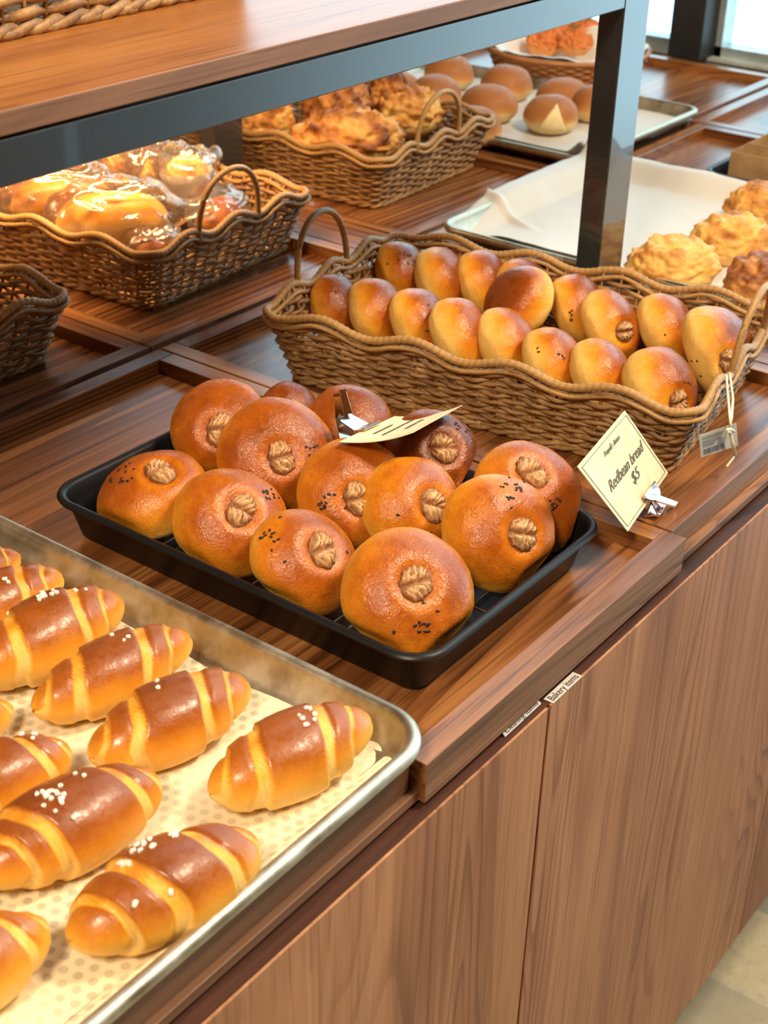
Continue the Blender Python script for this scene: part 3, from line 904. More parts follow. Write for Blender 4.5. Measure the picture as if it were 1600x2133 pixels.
wbun('dark walnut bun with a split pale crust under the tilted card', 915, 942, 205, 150, 38, -120, (926, 932), [(958, 890, 9, 6), (975, 898, 6, 4)], 12, .24, Hh=.031, zc=.879)
wbun('walnut bun at the back right of the pan beside the price card', 1112, 1030, 250, 215, 40, -105, (1111, 981), [(1150, 1052, 8, 8), (1160, 1050, 6, 4)], 13, .03, Hh=.031)

# red bean buns standing in the basket
G2 = 'red bean buns in the long basket'
def rbun(label, px, py, w_, h_, seed, az=-62, tilt=58, wal=None, ses=(), dark=0., z=None, Hh=.032, wr=.0145):
    th = math.radians(tilt); a = math.radians(az)
    ax = Vector((sin(th) * cos(a), sin(th) * sin(a), cos(th)))
    c = at(px, py, .893)
    ppm = FPX / (c - CAM).dot(F_)
    R = (.60 if h_ > 100 else .55) * h_ / ppm
    R = min(.052, max(.040, R))
    c = at(px + 2, py + (12 if z is None else 0), z or (.8445 + sqrt((R * sin(th)) ** 2 + (Hh * .72 * cos(th)) ** 2)))
    return bun(label, G2, c, ax, R, Hh, seed, wal, ses, dark - .06, name='red_bean_bun', wr=wr, lo=.34, top=.84, clamp=in_basket)
rb = [
 ('dark red bean bun at the far left of the near row in the basket', 688, 634, 105, 108, 21, [(695, 600, 5, 1), (738, 604, 5, 5)], .18, None),
 ('broad red bean bun second in the near row of the basket', 778, 644, 140, 126, 22, [(845, 617, 3, 4)], .06, None),
 ('red bean bun third in the near row with sesame on its right', 866, 664, 115, 118, 23, [(888, 637, 2, 1), (900, 662, 4, 6), (895, 690, 4, 4)], .05, None),
 ('golden red bean bun fourth in the near row of the basket', 953, 692, 118, 140, 24, [(997, 640, 4, 2), (1002, 672, 3, 1)], -.06, None),
 ('pale golden red bean bun fifth in the near row of the basket', 1048, 708, 116, 124, 25, [], -.12, None),
 ('red bean bun sixth in the near row dotted with sesame', 1143, 750, 122, 126, 26, [(1120, 728, 5, 2), (1175, 748, 7, 4)], -.03, None),
 ('plain red bean bun seventh in the near row of the basket', 1243, 776, 120, 124, 27, [], -.03, None),
 ('red bean bun nearest the basket corner with a walnut showing', 1362, 802, 160, 150, 28, [(1432, 795, 6, 3)], .03, (1417, 838)),
 ('darkest red bean bun at the back corner with sesame on top', 832, 562, 115, 112, 31, [(848, 530, 14, 9), (868, 545, 5, 7)], .2, None),
 ('red bean bun second in the far row of the basket', 912, 575, 108, 108, 32, [], .04, None),
 ('red bean bun third in the far row of the basket', 1000, 580, 120, 108, 33, [], .08, None),
 ('red bean bun peeking from the far row, mostly hidden behind the tilted one', 1085, 600, 90, 70, 34, [(1120, 585, 7, 8)], .16, None),
 ('red bean bun between the tilted bun and the dented one in the far row', 1196, 634, 110, 120, 35, [(1192, 652, 3, 6), (1190, 668, 3, 4)], .10, None),
 ('dented red bean bun with a walnut edge showing in the far row', 1262, 672, 125, 134, 36, [(1316, 638, 3, 1)], .0, (1304, 690)),
 ('red bean bun with a bluish sheen next to last in the far row', 1378, 678, 128, 124, 37, [(1386, 698, 3, 1), (1393, 733, 3, 2)], .02, None),
 ('biggest red bean bun at the front end of the far row', 1488, 730, 165, 182, 38, [(1447, 750, 4, 2), (1464, 780, 4, 1)], .0, (1520, 752)),
]
for lab, px, py, w_, h_, sd, ses, dk, wal in rb:
    rbun(lab, px, py, w_, h_ * 1.02, sd, Hh=.040 if w_ > 155 else .034, ses=ses, dark=dk, wal=wal, wr=.0135)
rbun('red bean bun turned sideways, lying across the middle of the far row', 1082, 632, 150, 135, 39, az=150, tilt=50, dark=.05, z=.902)

# ------------------------------------------------------------------ butter rolls on the silver pan
G3 = 'sugared butter rolls on the silver pan'
def roll(label, a, b, thick, seed, sug, z=.877, flip=1, dark=0., hz=None, b1=.30, w1=.15, b2=.70, w2=.09):
    A, B = at(a[0], a[1], z), at(b[0], b[1], z)
    c = (A + B) / 2; L = (B - A).length; X = (B - A).normalized()
    ppm = FPX / (c - CAM).dot(F_)
    ry = thick / 2 / ppm; rz = hz or ry * .93
    rnd = random.Random(seed); off = Vector((seed * 2.1, seed, seed * .3))
    M3 = Matrix(((X.x, -X.y, 0), (X.y, X.x, 0), (0, 0, 1)))
    c.z = .8545 + rz * .82
    nu, nv = 150, 52; v = []; cr = []; f = []
    def prof(t, ph):
        tl = t + flip * .17 * cos(ph) + .05 * noise.noise(Vector((t * 1.5, cos(ph) * 1.2, seed + sin(ph) * 1.2)))
        s = abs(tl); sgn = 1 if tl > 0 else -1
        B1 = b1 + (.06 if sgn * flip > 0 else -.02); W1 = w1; B2 = b2 + (.04 if sgn * flip > 0 else -.04); W2 = w2
        # stepped wraps: each layer sits on the one outside it, a pale stretched strip shows at its edge
        k = 1.0; pale = 0.
        k -= .11 * sstep(B1, B1 + .03, s); k += .05 * sstep(B1 + W1, B1 + W1 + .06, s)
        pale = sstep(B1 - .005, B1 + .02, s) * (1 - sstep(B1 + W1 - .02, B1 + W1 + .01, s))
        k -= .15 * sstep(B2, B2 + .03, s); k += .035 * sstep(B2 + W2, B2 + W2 + .05, s)
        pale = max(pale, sstep(B2 - .005, B2 + .015, s) * (1 - sstep(B2 + W2 - .02, B2 + W2 + .01, s)))
        return k, pale
    for i in range(nu + 1):
        t = -1 + 2 * i / nu
        t = sin(t * pi / 2) * .35 + t * .65
        env = .74 * max(0.0, 1 - abs(t) ** 1.9) ** .62 + .26 * max(0., 1 - abs(t) ** 9) ** .5
        for j in range(nv):
            ph = 2 * pi * j / nv
            k, pale = prof(t, ph)
            r = env * k * (1 + .03 * noise.noise(Vector((t * 2, cos(ph), sin(ph))) + off))
            y = cos(ph) * ry * r; zz = sin(ph) * rz * r
            if zz < -rz * .82: zz = -rz * .82 + (zz + rz * .82) * .05
            x = t * L / 2 * (1 + .02 * noise.noise(Vector((t, cos(ph), sin(ph))) * 1.2 + off))
            v.append(M3 @ Vector((x, y, zz)) + c)
            up = sin(ph) * env
            val = .14 + .74 * sstep(-.35, 1.0, up * .9 + .05) + dark - .12 * abs(t) ** 3 + .05 * noise.noise(Vector((t * 3, cos(ph), sin(ph))) + off)
            pk = pale * (.50 + .28 * abs(cos(ph)) + .25 * noise.noise(Vector((t * 5, ph * 2.2, seed))))
            val = val * (1 - pk) + .16 * pale * noise.noise(Vector((t * 75, ph * 9, seed)))
            cr.append(val)
    for i in range(nu):
        for j in range(nv):
            l = (j + 1) % nv; f.append((i * nv + j, i * nv + l, (i + 1) * nv + l, (i + 1) * nv + j))
    f.append(tuple(range(nv))); f.append(tuple(nu * nv + nv - 1 - k for k in range(nv)))
    t_ = thing('butter_roll', label, 'bread roll', (c.x, c.y, .8545), G3)
    mesh('crust', v, f, M_roll, t_, smooth=True, attr={'crust': cr})
    bvh = BVHTree.FromPolygons(v, f)
    for (px, py, sp, sq, n) in sug:
        for _ in range(n):
            h = bvh.ray_cast(CAM, ray(px + rnd.gauss(0, sp), py + rnd.gauss(0, sq)).normalized(), 6)
            if h[0] and h[1].z > .1: put(t_, h[0] + h[1] * .0006, h[1], rnd.choice(SUG), rnd)
roll('butter roll nearest the front corner of the pan, standing apart at right', (438, 1655), (768, 1500), 196, 1, [(640, 1487, 12, 9, 7), (622, 1455, 7, 3, 2), (640, 1515, 4, 3, 2)], flip=-1, dark=-.02)
roll('butter roll in the middle column between two others, six sugar grains', (188, 1580), (516, 1425), 190, 2, [(328, 1405, 14, 13, 7), (330, 1432, 5, 4, 2)], flip=-1, dark=.04)
roll('butter roll second from the far end of its row, sugar along the crest', (68, 1478), (394, 1325), 168, 3, [(232, 1315, 6, 7, 6), (262, 1302, 20, 3, 7), (265, 1330, 3, 6, 2)], flip=-1, dark=.02)
roll('butter roll with a long line of sugar, touching the pan wall side row', (-60, 1410), (252, 1255), 186, 4, [(85, 1238, 18, 5, 12), (168, 1223, 12, 5, 5), (20, 1280, 3, 3, 1)], flip=-1, dark=.0)
roll('butter roll fourth back along the far side, two sugar grains', (-150, 1320), (128, 1195), 150, 5, [(15, 1213, 5, 5, 3)], flip=-1, dark=.0)
roll('butter roll farthest back, only its dark tip at the left edge', (-170, 1240), (38, 1145), 120, 6, [], flip=-1, dark=.06)
roll('butter roll with the most sugar, against the front rim of the pan', (146, 1965), (535, 1755), 232, 7, [(292, 1755, 24, 13, 20), (262, 1795, 6, 7, 5), (360, 1738, 9, 4, 4), (280, 1880, 2, 2, 1), (356, 1860, 2, 2, 1)], dark=.02, b1=.22, w1=.16)
roll('big butter roll at the left, scattered sugar on a dark crust', (-60, 1830), (330, 1625), 216, 8, [(110, 1650, 15, 16, 16), (155, 1700, 5, 8, 3), (170, 1615, 14, 6, 2)], dark=.07, b1=.36)
roll('butter roll at the left edge above the big dark one, clustered sugar', (-190, 1695), (146, 1555), 178, 9, [(40, 1525, 22, 9, 11), (120, 1552, 3, 3, 1)], dark=.03)
roll('butter roll cut off in the lower left corner, pale golden', (-260, 2130), (98, 1920), 215, 10, [], dark=-.12)
roll('butter roll of which just a round golden end shows at the left edge', (-290, 1590), (24, 1458), 140, 11, [], dark=-.05)

# ------------------------------------------------------------------ coffee buns, cookie crust buns, streusel loaves
def dome(name, label, cat, group, c, rx, ry, h, rot, seed, mat, crumb=0., dark=0., base=.35, wedge=None, patch=0., cs=1.0):
    off = Vector((seed * 1.9, seed * .4, seed * 3.1)); a = math.radians(rot)
    nu, nv = (110, 64) if crumb else (48, 30)
    ext = []
    def fn(d):
        s = sqrt(d.x * d.x + d.y * d.y); rr = s ** .8 if s else 0
        x, y = (d.x / s * rr if s else 0), (d.y / s * rr if s else 0)
        z = d.z * h if d.z > 0 else max(d.z * h * .8, -h * base)
        k = 1 + .04 * noise.noise(d * 1.5 + off)
        e = 0
        if crumb:
            dd, _ = noise.voronoi(Vector((d.x * rx, d.y * ry, d.z * h)) * 95 / cs + off)
            m_ = sstep(-.35, .1, d.z + .25 * noise.noise(d * 2.5 + off))
            e = (.0055 * (1 - min(1, dd[0] * 1.5)) + .0035 * noise.noise(d * 7 + off) + .0045 * noise.noise(d * 3.2 + off)) * m_ * crumb
        ext.append(e)
        p = Vector((x * rx * k, y * ry * k, z * k))
        return p + d * e
    v, f, dirs = ball(nu, nv, fn)
    c = Vector(c)
    Rz = Matrix.Rotation(a, 3, 'Z')
    W = [Rz @ p + c for p in v]
    cr = []
    for d, e in zip(dirs, ext):
        val = .02 + .62 * sstep(-.3, .5, d.z) + dark + .12 * noise.noise(d * 2 + off)
        if crumb: val = .05 + .30 * sstep(-.3, .2, d.z) + patch * .5 * max(0, noise.noise(d * 2.4 + off) + .2) + dark + 18 * e * crumb * .6
        if wedge is not None:
            pass
        cr.append(val)
    t = thing(name, label, cat, (c.x, c.y, c.z - h * base), group)
    mesh('crust', W, f, mat, t, smooth=True, attr={'crust': cr})
    return t, BVHTree.FromPolygons(W, f)
G4 = 'round brown buns on the far sheet pan'
cb = [((908, 193), 'coffee bun second from the shelf beam, behind the wicker handle', 56), ((1055, 172), 'coffee bun in front of the round basket, left of centre', 58), ((1019, 215), 'coffee bun in the middle of the far pan', 62),
      ((985, 262), 'coffee bun half hidden behind the wicker basket corner', 60), ((1172, 200), 'coffee bun behind the one with the yellow patch', 58), ((1147, 237), 'coffee bun with a yellow triangular patch in front', 61),
      ((935, 150), 'coffee bun at the far side just under the beam', 55), ((826, 185), 'coffee bun partly under the beam, left of the others', 54), ((775, 215), 'coffee bun almost hidden behind the streusel loaf', 52), ((1240, 215), 'coffee bun hidden behind the shelf post', 52)]
MH = .030
for k, ((px, py), lab, r) in enumerate(cb):
    c = at(px, py, .890); ppm = FPX / (c - CAM).dot(F_); R = r / ppm
    c.z = .8565 + .033 * .62
    c = at(px, py + 6, c.z)
    t, bvh = dome('coffee_bun', lab, 'bun', G4, c, R * 1.02, R * .95, .034, k * 40, 50 + k, M_coffee, base=.62, dark=.05 if k != 5 else .0)
    if k == 5:
        m = MB(); tri = [(1160, 217), (1120, 268), (1178, 272)]
        # thin raised pale yellow triangle following the crust
        n = 10; vs = []; fs = []; idx = {}
        for a_ in range(n + 1):
            for b_ in range(n + 1 - a_):
                u, w2 = a_ / n, b_ / n; q = 1 - u - w2
                px_, py_ = (tri[0][0] * q + tri[1][0] * u + tri[2][0] * w2, tri[0][1] * q + tri[1][1] * u + tri[2][1] * w2)
                h = bvh.ray_cast(CAM, ray(px_, py_).normalized(), 6)
                p = h[0] + h[1] * .0012 if h[0] else (vs[-1] if vs else Vector(c))
                idx[(a_, b_)] = len(vs); vs.append(p)
        for a_ in range(n):
            for b_ in range(n - a_):
                fs.append((idx[(a_, b_)], idx[(a_ + 1, b_)], idx[(a_, b_ + 1)]))
                if b_ < n - a_ - 1: fs.append((idx[(a_ + 1, b_)], idx[(a_ + 1, b_ + 1)], idx[(a_, b_ + 1)]))
        o = mesh('yellow_patch', vs, fs, simple('pale_yellow', (.80, .62, .30), .5), t, smooth=True); o['label'] = 'pale yellow triangular patch'
        md = o.modifiers.new('s', 'SOLIDIFY'); md.thickness = .002; md.offset = 0
G5 = 'cookie crust buns on the white paper'
ck = [((1402, 545), 98, 'cookie crust bun nearest the shelf post', 0, -.04), ((1524, 494), 88, 'cookie crust bun second from the post with a brown cap', 1, .05), ((1590, 425), 80, 'browned cookie crust bun at the right edge, farthest back', 2, .22),
      ((1590, 580), 85, 'dark brown cookie crust bun behind the basket rim at the right edge', 3, .5), ((1680, 500), 85, 'cookie crust bun beyond the right edge', 4, .1)]
for (px, py), r, lab, k, dk in ck[:4]:
    c = at(px, py, .885); ppm = FPX / (c - CAM).dot(F_); R = r / ppm
    c.z = .8555 + .034 * .5
    dome('cookie_crust_bun', lab, 'bun', G5, (at(px, py + 4, c.z + .006).x, at(px, py + 4, c.z + .006).y, c.z), R, R * .78, .036, -35, 70 + k, M_melon, crumb=1., dark=dk, base=.5, patch=1., cs=1.3)
G6 = 'streusel loaves in the back basket'
for k, (px, py, r, ryk, rot, lab, dk, z) in enumerate([(722, 296, 118, .60, -38, 'streusel loaf in front of the basket behind the beam', .06, .905), (838, 240, 82, .9, -30, 'pale streusel loaf at the right end of the back basket', .05, .902),
        (700, 222, 85, .7, 10, 'dark browned streusel loaf against the beam', .25, .93), (548, 262, 70, .8, 0, 'pale cheese topped loaf beside the dark post', -.1, .905), (800, 205, 55, .9, 0, 'brown streusel loaf at the back of the basket', .3, .925)]):
    c = at(px, py, z); ppm = FPX / (c - CAM).dot(F_); R = r / ppm
    dome('streusel_loaf', lab, 'bread', G6, c, R, R * ryk, .042, rot, 90 + k, M_crumb, crumb=1.5, dark=dk, base=1.2, patch=1.2)

# ------------------------------------------------------------------ round bowl with floss buns
rb_ = thing('round_basket', 'round woven basket lined with white paper by the window', 'basket', (1.818, 0.972, .836))
m = MB()
for k in range(9):
    R = .128 + .0025 * k
    pts = [(1.818 + (R + .0016 * cos(a * 28 + k * pi)) * cos(a), 0.972 + (R + .0016 * cos(a * 28 + k * pi)) * sin(a), .8395 + k * .0058) for a in [2 * pi * q / 168 for q in range(168)]]
    m.tube(pts, .0034, 5, closed=True)
for j in range(14): m.tube([(1.818 + (.128) * cos(2 * pi * q / 60) * (j + .5) / 14, 0.972 + .128 * sin(2 * pi * q / 60) * (j + .5) / 14, .8395) for q in range(60)], .0048, 4, closed=True)
m.build('woven_body', simple('orange_brown_cane', (.42, .17, .06), .5, 0, .5, 150, .4), rb_, smooth=True)
m = MB(); m.tube([(1.818 + .150 * cos(2 * pi * q / 60), 0.972 + .150 * sin(2 * pi * q / 60), .893) for q in range(60)], .0055, 8, closed=True)
m.build('rim', simple('orange_brown_cane_rim', (.45, .19, .07), .45), rb_, smooth=True)
def bowlz(u, a):
    return .846 + .055 * sstep(.55, 1.0, u) + .010 * sstep(.6, 1.1, u) * noise.noise(Vector((cos(a) * 3, sin(a) * 3, 4)))
v = []; f = []
for j in range(24):
    for q in range(72):
        u = (j + .3) / 22; a = 2 * pi * q / 72
        R = .140 * u * (1 + .05 * noise.noise(Vector((cos(a) * 2, sin(a) * 2, 1))) * sstep(.7, 1, u))
        v.append((1.818 + R * cos(a), 0.972 + R * sin(a), bowlz(u, a) + .004 * sin(9 * a) * sstep(.6, 1, u)))
for j in range(23):
    for q in range(72): f.append((j * 72 + q, j * 72 + (q + 1) % 72, (j + 1) * 72 + (q + 1) % 72, (j + 1) * 72 + q))
f.append(tuple(range(71, -1, -1)))
o = mesh('paper_liner', v, f, M_tissue, None, smooth=True)
tag(o, 'crumpled white liner paper standing up inside the round basket', 'paper')
M_floss = crust_mat('orange_floss_topping', [(.0, (.85, .40, .12)), (.5, (.78, .24, .06)), (1., (.40, .10, .03))], .7, 0, 90, .8, .3, fine=300)
for k, (px, py, r) in enumerate([(1150, 80, 41), (1215, 72, 41), (1196, 92, 39), (1130, 95, 33)]):
    z = .885 if k != 2 else .892; c = at(px, py, z); R = r / (FPX / (c - CAM).dot(F_))
    t, bv = dome('floss_bun', ['orange floss topped bun at the left of the round basket', 'orange floss topped bun beside the shelf post in the round basket', 'orange floss topped bun lying on top in the round basket', 'small orange floss bun at the front left of the round basket'][k], 'bun', 'floss buns in the round basket', (c.x, c.y, c.z), R, R * .8, .028, 30 * k, 130 + k, M_floss, crumb=1.6, dark=.1, base=.6)
    m = MB(); rnd = random.Random(k)
    for _ in range(9):
        hp = bv.ray_cast(Vector((c.x + rnd.uniform(-.4, .4) * R, c.y + rnd.uniform(-.4, .4) * R, 1.2)), Vector((0, 0, -1)))
        if hp[0]: m.tube([hp[0] + Vector((-.004, 0, .001)), hp[0] + Vector((0, .003, .0022)), hp[0] + Vector((.004, 0, .001))], .0014, 4)
    m.build('parsley', simple('dried_parsley', (.10, .14, .03), .7), t)

# ------------------------------------------------------------------ kraft box in the black pan
c0 = at(1523, 315, .902)
kx, ky = c0.x, c0.y
kb = thing('kraft_box', 'open kraft paper box standing in the black pan at the right edge', 'box', (kx + .07, ky - .05, .839))
m = MB(); x1, y0_ = min(kx + .13, 1.575), ky - .17
y0_ = max(y0_, .165)
th = .0012
m.box(kx, kx + th, y0_, ky, .8385, .902); m.box(x1 - th, x1, y0_, ky, .8385, .902); m.box(kx + th, x1 - th, ky - th, ky, .8385, .902); m.box(kx + th, x1 - th, y0_, y0_ + th, .8385, .902)
m.box(kx, x1, y0_, ky, .8378, .8384)
m.build('box_body', M_kraft, kb)
m = MB(); m.box(kx + .05, kx + .0512, y0_ + .0013, ky - .0013, .8386, .905); m.build('divider', M_kraft, kb)

# ------------------------------------------------------------------ price cards and clips
def quadface(parent, name, B, Rr, T, L, mat, th, bend=0.):
    n = (Rr - B).cross(L - B).normalized()
    nx, ny = 16, 12; v = []; f = []
    def P(a, b_): return B.lerp(Rr, a).lerp(L.lerp(T, a), b_) + n * bend * 4 * (b_ - .0) * (1 - b_) 
    for s_ in (0, 1):
        for j in range(ny + 1):
            for i in range(nx + 1): v.append(P(i / nx, j / ny) - n * (th * s_))
    W = (nx + 1) * (ny + 1)
    for j in range(ny):
        for i in range(nx):
            a = j * (nx + 1) + i; f.append((a, a + 1, a + nx + 2, a + nx + 1)); f.append((W + a, W + a + nx + 1, W + a + nx + 2, W + a + 1))
    for i in range(nx):
        f.append((i, W + i, W + i + 1, i + 1)); a = ny * (nx + 1) + i; f.append((a, a + 1, W + a + 1, W + a))
    for j in range(ny):
        a = j * (nx + 1); b_ = a + nx + 1; f.append((a, b_, W + b_, W + a)); a += nx; b_ += nx; f.append((a, W + a, W + b_, b_))
    return mesh(name, v, f, mat, parent, smooth=False), P, n
B, Rr, T, L = [CAM + ray(*p) * d for p, d in zip(((1308, 1107), (1392, 985), (1302, 855), (1203, 972)), (1.1811, 1.2946, 1.2189, 1.1054))]
card = thing('price_card', 'cream price card reading Redbean bread, held in the clip on the tray rim', 'price card', B)
face, P, n = quadface(card, 'card_sheet', B, Rr, T, L, M_card, .0006)
def on_card(P, n, a, b_, lift=.0004): return P(a, b_) + n * lift
ux = (Rr - B).normalized(); W_ = (Rr - B).length; uy = (L - B).normalized(); Hc = (L - B).length
m = MB(); q = .035; qy = q * W_ / Hc
cor = [(q, qy), (1 - q, qy), (1 - q, 1 - qy), (q, 1 - qy)]
for k in range(4):
    a, b_ = cor[k], cor[(k + 1) % 4]; m.tube([on_card(P, n, *a), on_card(P, n, *b_)], .00025, 4)
m.build('border_line', M_ink, card)
def fit_text(name, s_, a0, a1, b_, size, parent, mat, P, n, ux, uy, W_, shear=0):
    t = textmesh(name, s_, mat, P(a0, b_), ux, uy, size, parent, 'LEFT', shear=shear, lift=.0005, ext=.00012)
    O = P(a0, b_); xs = [(v.co - O).dot(ux) for v in t.data.vertices]; lo, hi = min(xs), max(xs)
    k = (a1 - a0) * W_ / (hi - lo)
    for v in t.data.vertices:
        x = (v.co - O).dot(ux); v.co += ux * ((x - lo) * k - x)
    return t
fit_text('lettering', 'Redbean bread', .17, .90, .535, .0148, face, M_ink, P, n, ux, uy, W_)
fit_text('lettering', '$5', .49, .63, .36, .0150, face, M_ink, P, n, ux, uy, W_)
fit_text('lettering', 'Tompiur   Bakers', .37, .70, .845, .0062, face, M_ink, P, n, ux, uy, W_, .35)
m = MB(); O = P(.525, .845); 
m.tube([O + n * .0005 + ux * (.0024 * sin(a) ) + uy * (.0032 * cos(a) + .001 * cos(2 * a)) for a in [2 * pi * q / 24 for q in range(24)]], .0002, 4, closed=True); m.build('logo_mark', M_ink, face)
M_rose = simple('rosy_chrome', (.78, .64, .58), .12, 1)
def plate(m, pts, n, th):
    b = len(m.v); N_ = len(pts)
    m.add([p + n * th for p in pts] + [p - n * th for p in pts], [tuple(range(N_)), tuple(2 * N_ - 1 - k for k in range(N_))] + [(k, N_ + k, N_ + (k + 1) % N_, (k + 1) % N_) for k in range(N_)])
def clip_body(parent, mid, ux, uy, n, down, mat, w=.017):
    """paired spring jaws on a hinge, a lever behind, and a folded foot clip below"""
    m = MB()
    for sg in (1, -1):
        arc = [mid + ux * (w * cos(a)) + uy * (.011 - .015 * sin(a)) + n * sg * (.0022 + .004 * sin(a)) for a in [pi * q / 14 for q in range(15)]]
        plate(m, arc, n, .0006)
    m.tube([mid + uy * .0105 + n * .0032 - ux * w, mid + uy * .0105 + n * .0032 + ux * w], .0016, 8)
    m.build('jaw', mat, parent, smooth=False)
    m = MB(); hp = mid - uy * .004 + n * .003
    ld = (-uy * .75 + n * .45 + ux * .15).normalized(); sd = ux
    plate(m, [hp - sd * .0062, hp + sd * .0062, hp + ld * .024 + sd * .0048, hp + ld * .024 - sd * .0048], ld.cross(sd).normalized(), .0009)
    m.build('lever', mat, parent)
    m = MB(); f0 = mid - uy * .006
    k = [f0 - ux * .006, f0 + ux * .006, down + ux * .014 , down - ux * .014]
    fn = (k[1] - k[0]).cross(k[3] - k[0]).normalized()
    for o_ in (.0055, -.0055):
        plate(m, [k[0], k[1], k[2] - fn * 0 + fn * o_, k[3] + fn * o_], fn, .0006)
    m.box(0, 0, 0, 0, 0, 0)
    m.v = m.v[:-8]; m.f = m.f[:-6]
    m.tube([down - ux * .0145 + fn * .0055, down + ux * .0145 + fn * .0055], .0016, 8)
    m.tube([down - ux * .0145 - fn * .0055, down + ux * .0145 - fn * .0055], .0016, 8)
    plate(m, [down - ux * .014 + fn * .005, down + ux * .014 + fn * .005, down + ux * .014 - fn * .005, down - ux * .014 - fn * .005], (ux.cross(fn)).normalized(), .0007)
    m.build('foot_clip', mat, parent)
mid = P(.56, .02); dn = Vector((mid.x + .006, mid.y - .004, .8530))
cl = thing('card_clip', 'rosy chrome clip gripping the Redbean bread card on the tray rim', 'clip', dn)
clip_body(cl, mid, ux, uy, n, dn, M_rose)

d_ = (1.182, 1.288, 1.258, 1.155)
q4 = [CAM + ray(*p) * d for p, d in zip(((707, 921), (822, 868), (963, 845), (860, 902)), d_)]
B, L, T, Rr = q4[1], q4[2], q4[3], q4[0]      # the clipped edge runs along B-Rr
B, Rr, T, L = q4[0], q4[1], q4[2], q4[3]
c2 = thing('price_card', 'cream price card lying tilted over the walnut buns, seen almost edge on', 'price card', B)
n0 = (Rr - B).cross(L - B).normalized()
if n0.z < 0: pass
f2, P2, n2 = quadface(c2, 'card_sheet', B, Rr, T, L, M_card, .0005, bend=.0035 if n0.z < 0 else -.0035)
sgn = 1 if n2.z > 0 else -1
u2 = (Rr - B).normalized(); w2 = (L - B).normalized()
m = MB(); rnd = random.Random(5)
for row, (b_, a0, a1) in enumerate(((.42, .22, .80), (.62, .38, .70), (.24, .30, .62))):
    a = a0
    while a < a1:
        p = P2(a, b_) + n2 * (.0004 if sgn > 0 else -.0010); st = rnd.uniform(.012, .022)
        pts = [p + u2 * (q * st * .12 * .3) + w2 * (.0016 * sin(q * 2.1 + rnd.random())) for q in range(5)]
        m.tube(pts, .0003, 4); a += st + .012
m.build('printed_lines', M_ink, f2)
g0 = P2(.50, .0); nn = n2 if n2.z > 0 else -n2
bk = -(L - B).normalized()
cl2 = thing('card_clip', 'chrome clip standing open on a walnut bun, holding the tilted card', 'clip', g0)
m = MB()
j0 = g0 - bk * .004
plate(m, [j0 - u2 * .017 + nn * .0016, j0 + u2 * .017 + nn * .0016, j0 + u2 * .017 + bk * .010 + nn * .0022, j0 - u2 * .017 + bk * .010 + nn * .0022], nn, .0005)
plate(m, [j0 - u2 * .017 - nn * .0020, j0 + u2 * .017 - nn * .0020, j0 + u2 * .017 + bk * .010 - nn * .0030, j0 - u2 * .017 + bk * .010 - nn * .0030], nn, .0005)
m.tube([j0 - u2 * .0175 + nn * .0024, j0 + u2 * .0175 + nn * .0024], .0014, 8)
m.build('jaw', M_chrome, cl2)
m = MB()
a0, a1 = j0 + bk * .010 + nn * .002, j0 + bk * .026 + nn * .014
b0, b1_ = j0 + bk * .010 - nn * .003, j0 + bk * .026 - nn * .008
for p0, p1 in ((a0, a1), (b0, b1_), (a1, b1_)):
    fn = (p1 - p0).cross(u2).normalized(); plate(m, [p0 - u2 * .016, p0 + u2 * .016, p1 + u2 * .013, p1 - u2 * .013], fn, .0006)
m.build('body', M_chrome, cl2)
for sg in (1, -1):
    m = MB(); h0 = a1 + u2 * .009 * sg - bk * .002
    tip = h0 + nn * .020 + u2 * .006 * sg + bk * (.004 * sg)
    fn = (tip - h0).cross(bk).normalized()
    plate(m, [h0 - bk * .004, h0 + bk * .004, tip + bk * .0025, tip - bk * .0025], fn, .0008)
    m.tube([tip - bk * .003, tip + bk * .003], .0014, 6); m.build('handle', M_chrome, cl2)

# ------------------------------------------------------------------ barcode tag on the long basket
TY = .020
tp = [aty(x, y, TY) for x, y in ((1461, 953), (1538, 928), (1534, 881), (1457, 907))]
tg = thing('barcode_tag', 'small grey card tag with a barcode hanging from the long basket on a cord', 'tag', tp[0])
tf, TP, tn = quadface(tg, 'tag_card', tp[0], tp[1], tp[2], tp[3], M_tagm, .0005)
tn_ = tn; tu = (tp[1] - tp[0]).normalized(); tv = (tp[3] - tp[0]).normalized(); TW_, TH_ = (tp[1] - tp[0]).length, (tp[3] - tp[0]).length
sl = .0005 if tn.dot(CAM - tp[0]) > 0 else -.0010
m = MB(); rnd = random.Random(3); a = .06
while a < .62:
    wd = rnd.choice((.006, .010, .016)); m.add([TP(a, .10) + tn * sl, TP(a + wd, .10) + tn * sl, TP(a + wd, .34) + tn * sl, TP(a, .34) + tn * sl], [(0, 1, 2, 3)]); a += wd + rnd.choice((.006, .010, .018))
m.build('barcode', M_ink2, tf)
m = MB()
for b_, a1 in ((.84, .62), (.76, .60), (.66, .55), (.58, .52), (.50, .40), (.43, .36)):
    a = .06
    while a < a1:
        wd = rnd.uniform(.02, .05); m.add([TP(a, b_) + tn * sl, TP(a + wd, b_) + tn * sl, TP(a + wd, b_ + .035) + tn * sl, TP(a, b_ + .035) + tn * sl], [(0, 1, 2, 3)]); a += wd + .012
m.build('small_print', M_ink, tf)
m = MB()
def ap(lst, y=TY): return [aty(x, yy, y) for x, yy in lst]
kn = ap([(1521, 899)])[0] + Vector((0, -.002, 0))
m.tube(ap([(1513, 782)], .045) + ap([(1517, 830)], .030) + ap([(1521, 870), (1521, 899)], .017), .0012, 6)
m.tube(ap([(1520, 778)], .048) + ap([(1527, 830)], .030) + ap([(1524, 872), (1521, 899)], .0165), .0012, 6)
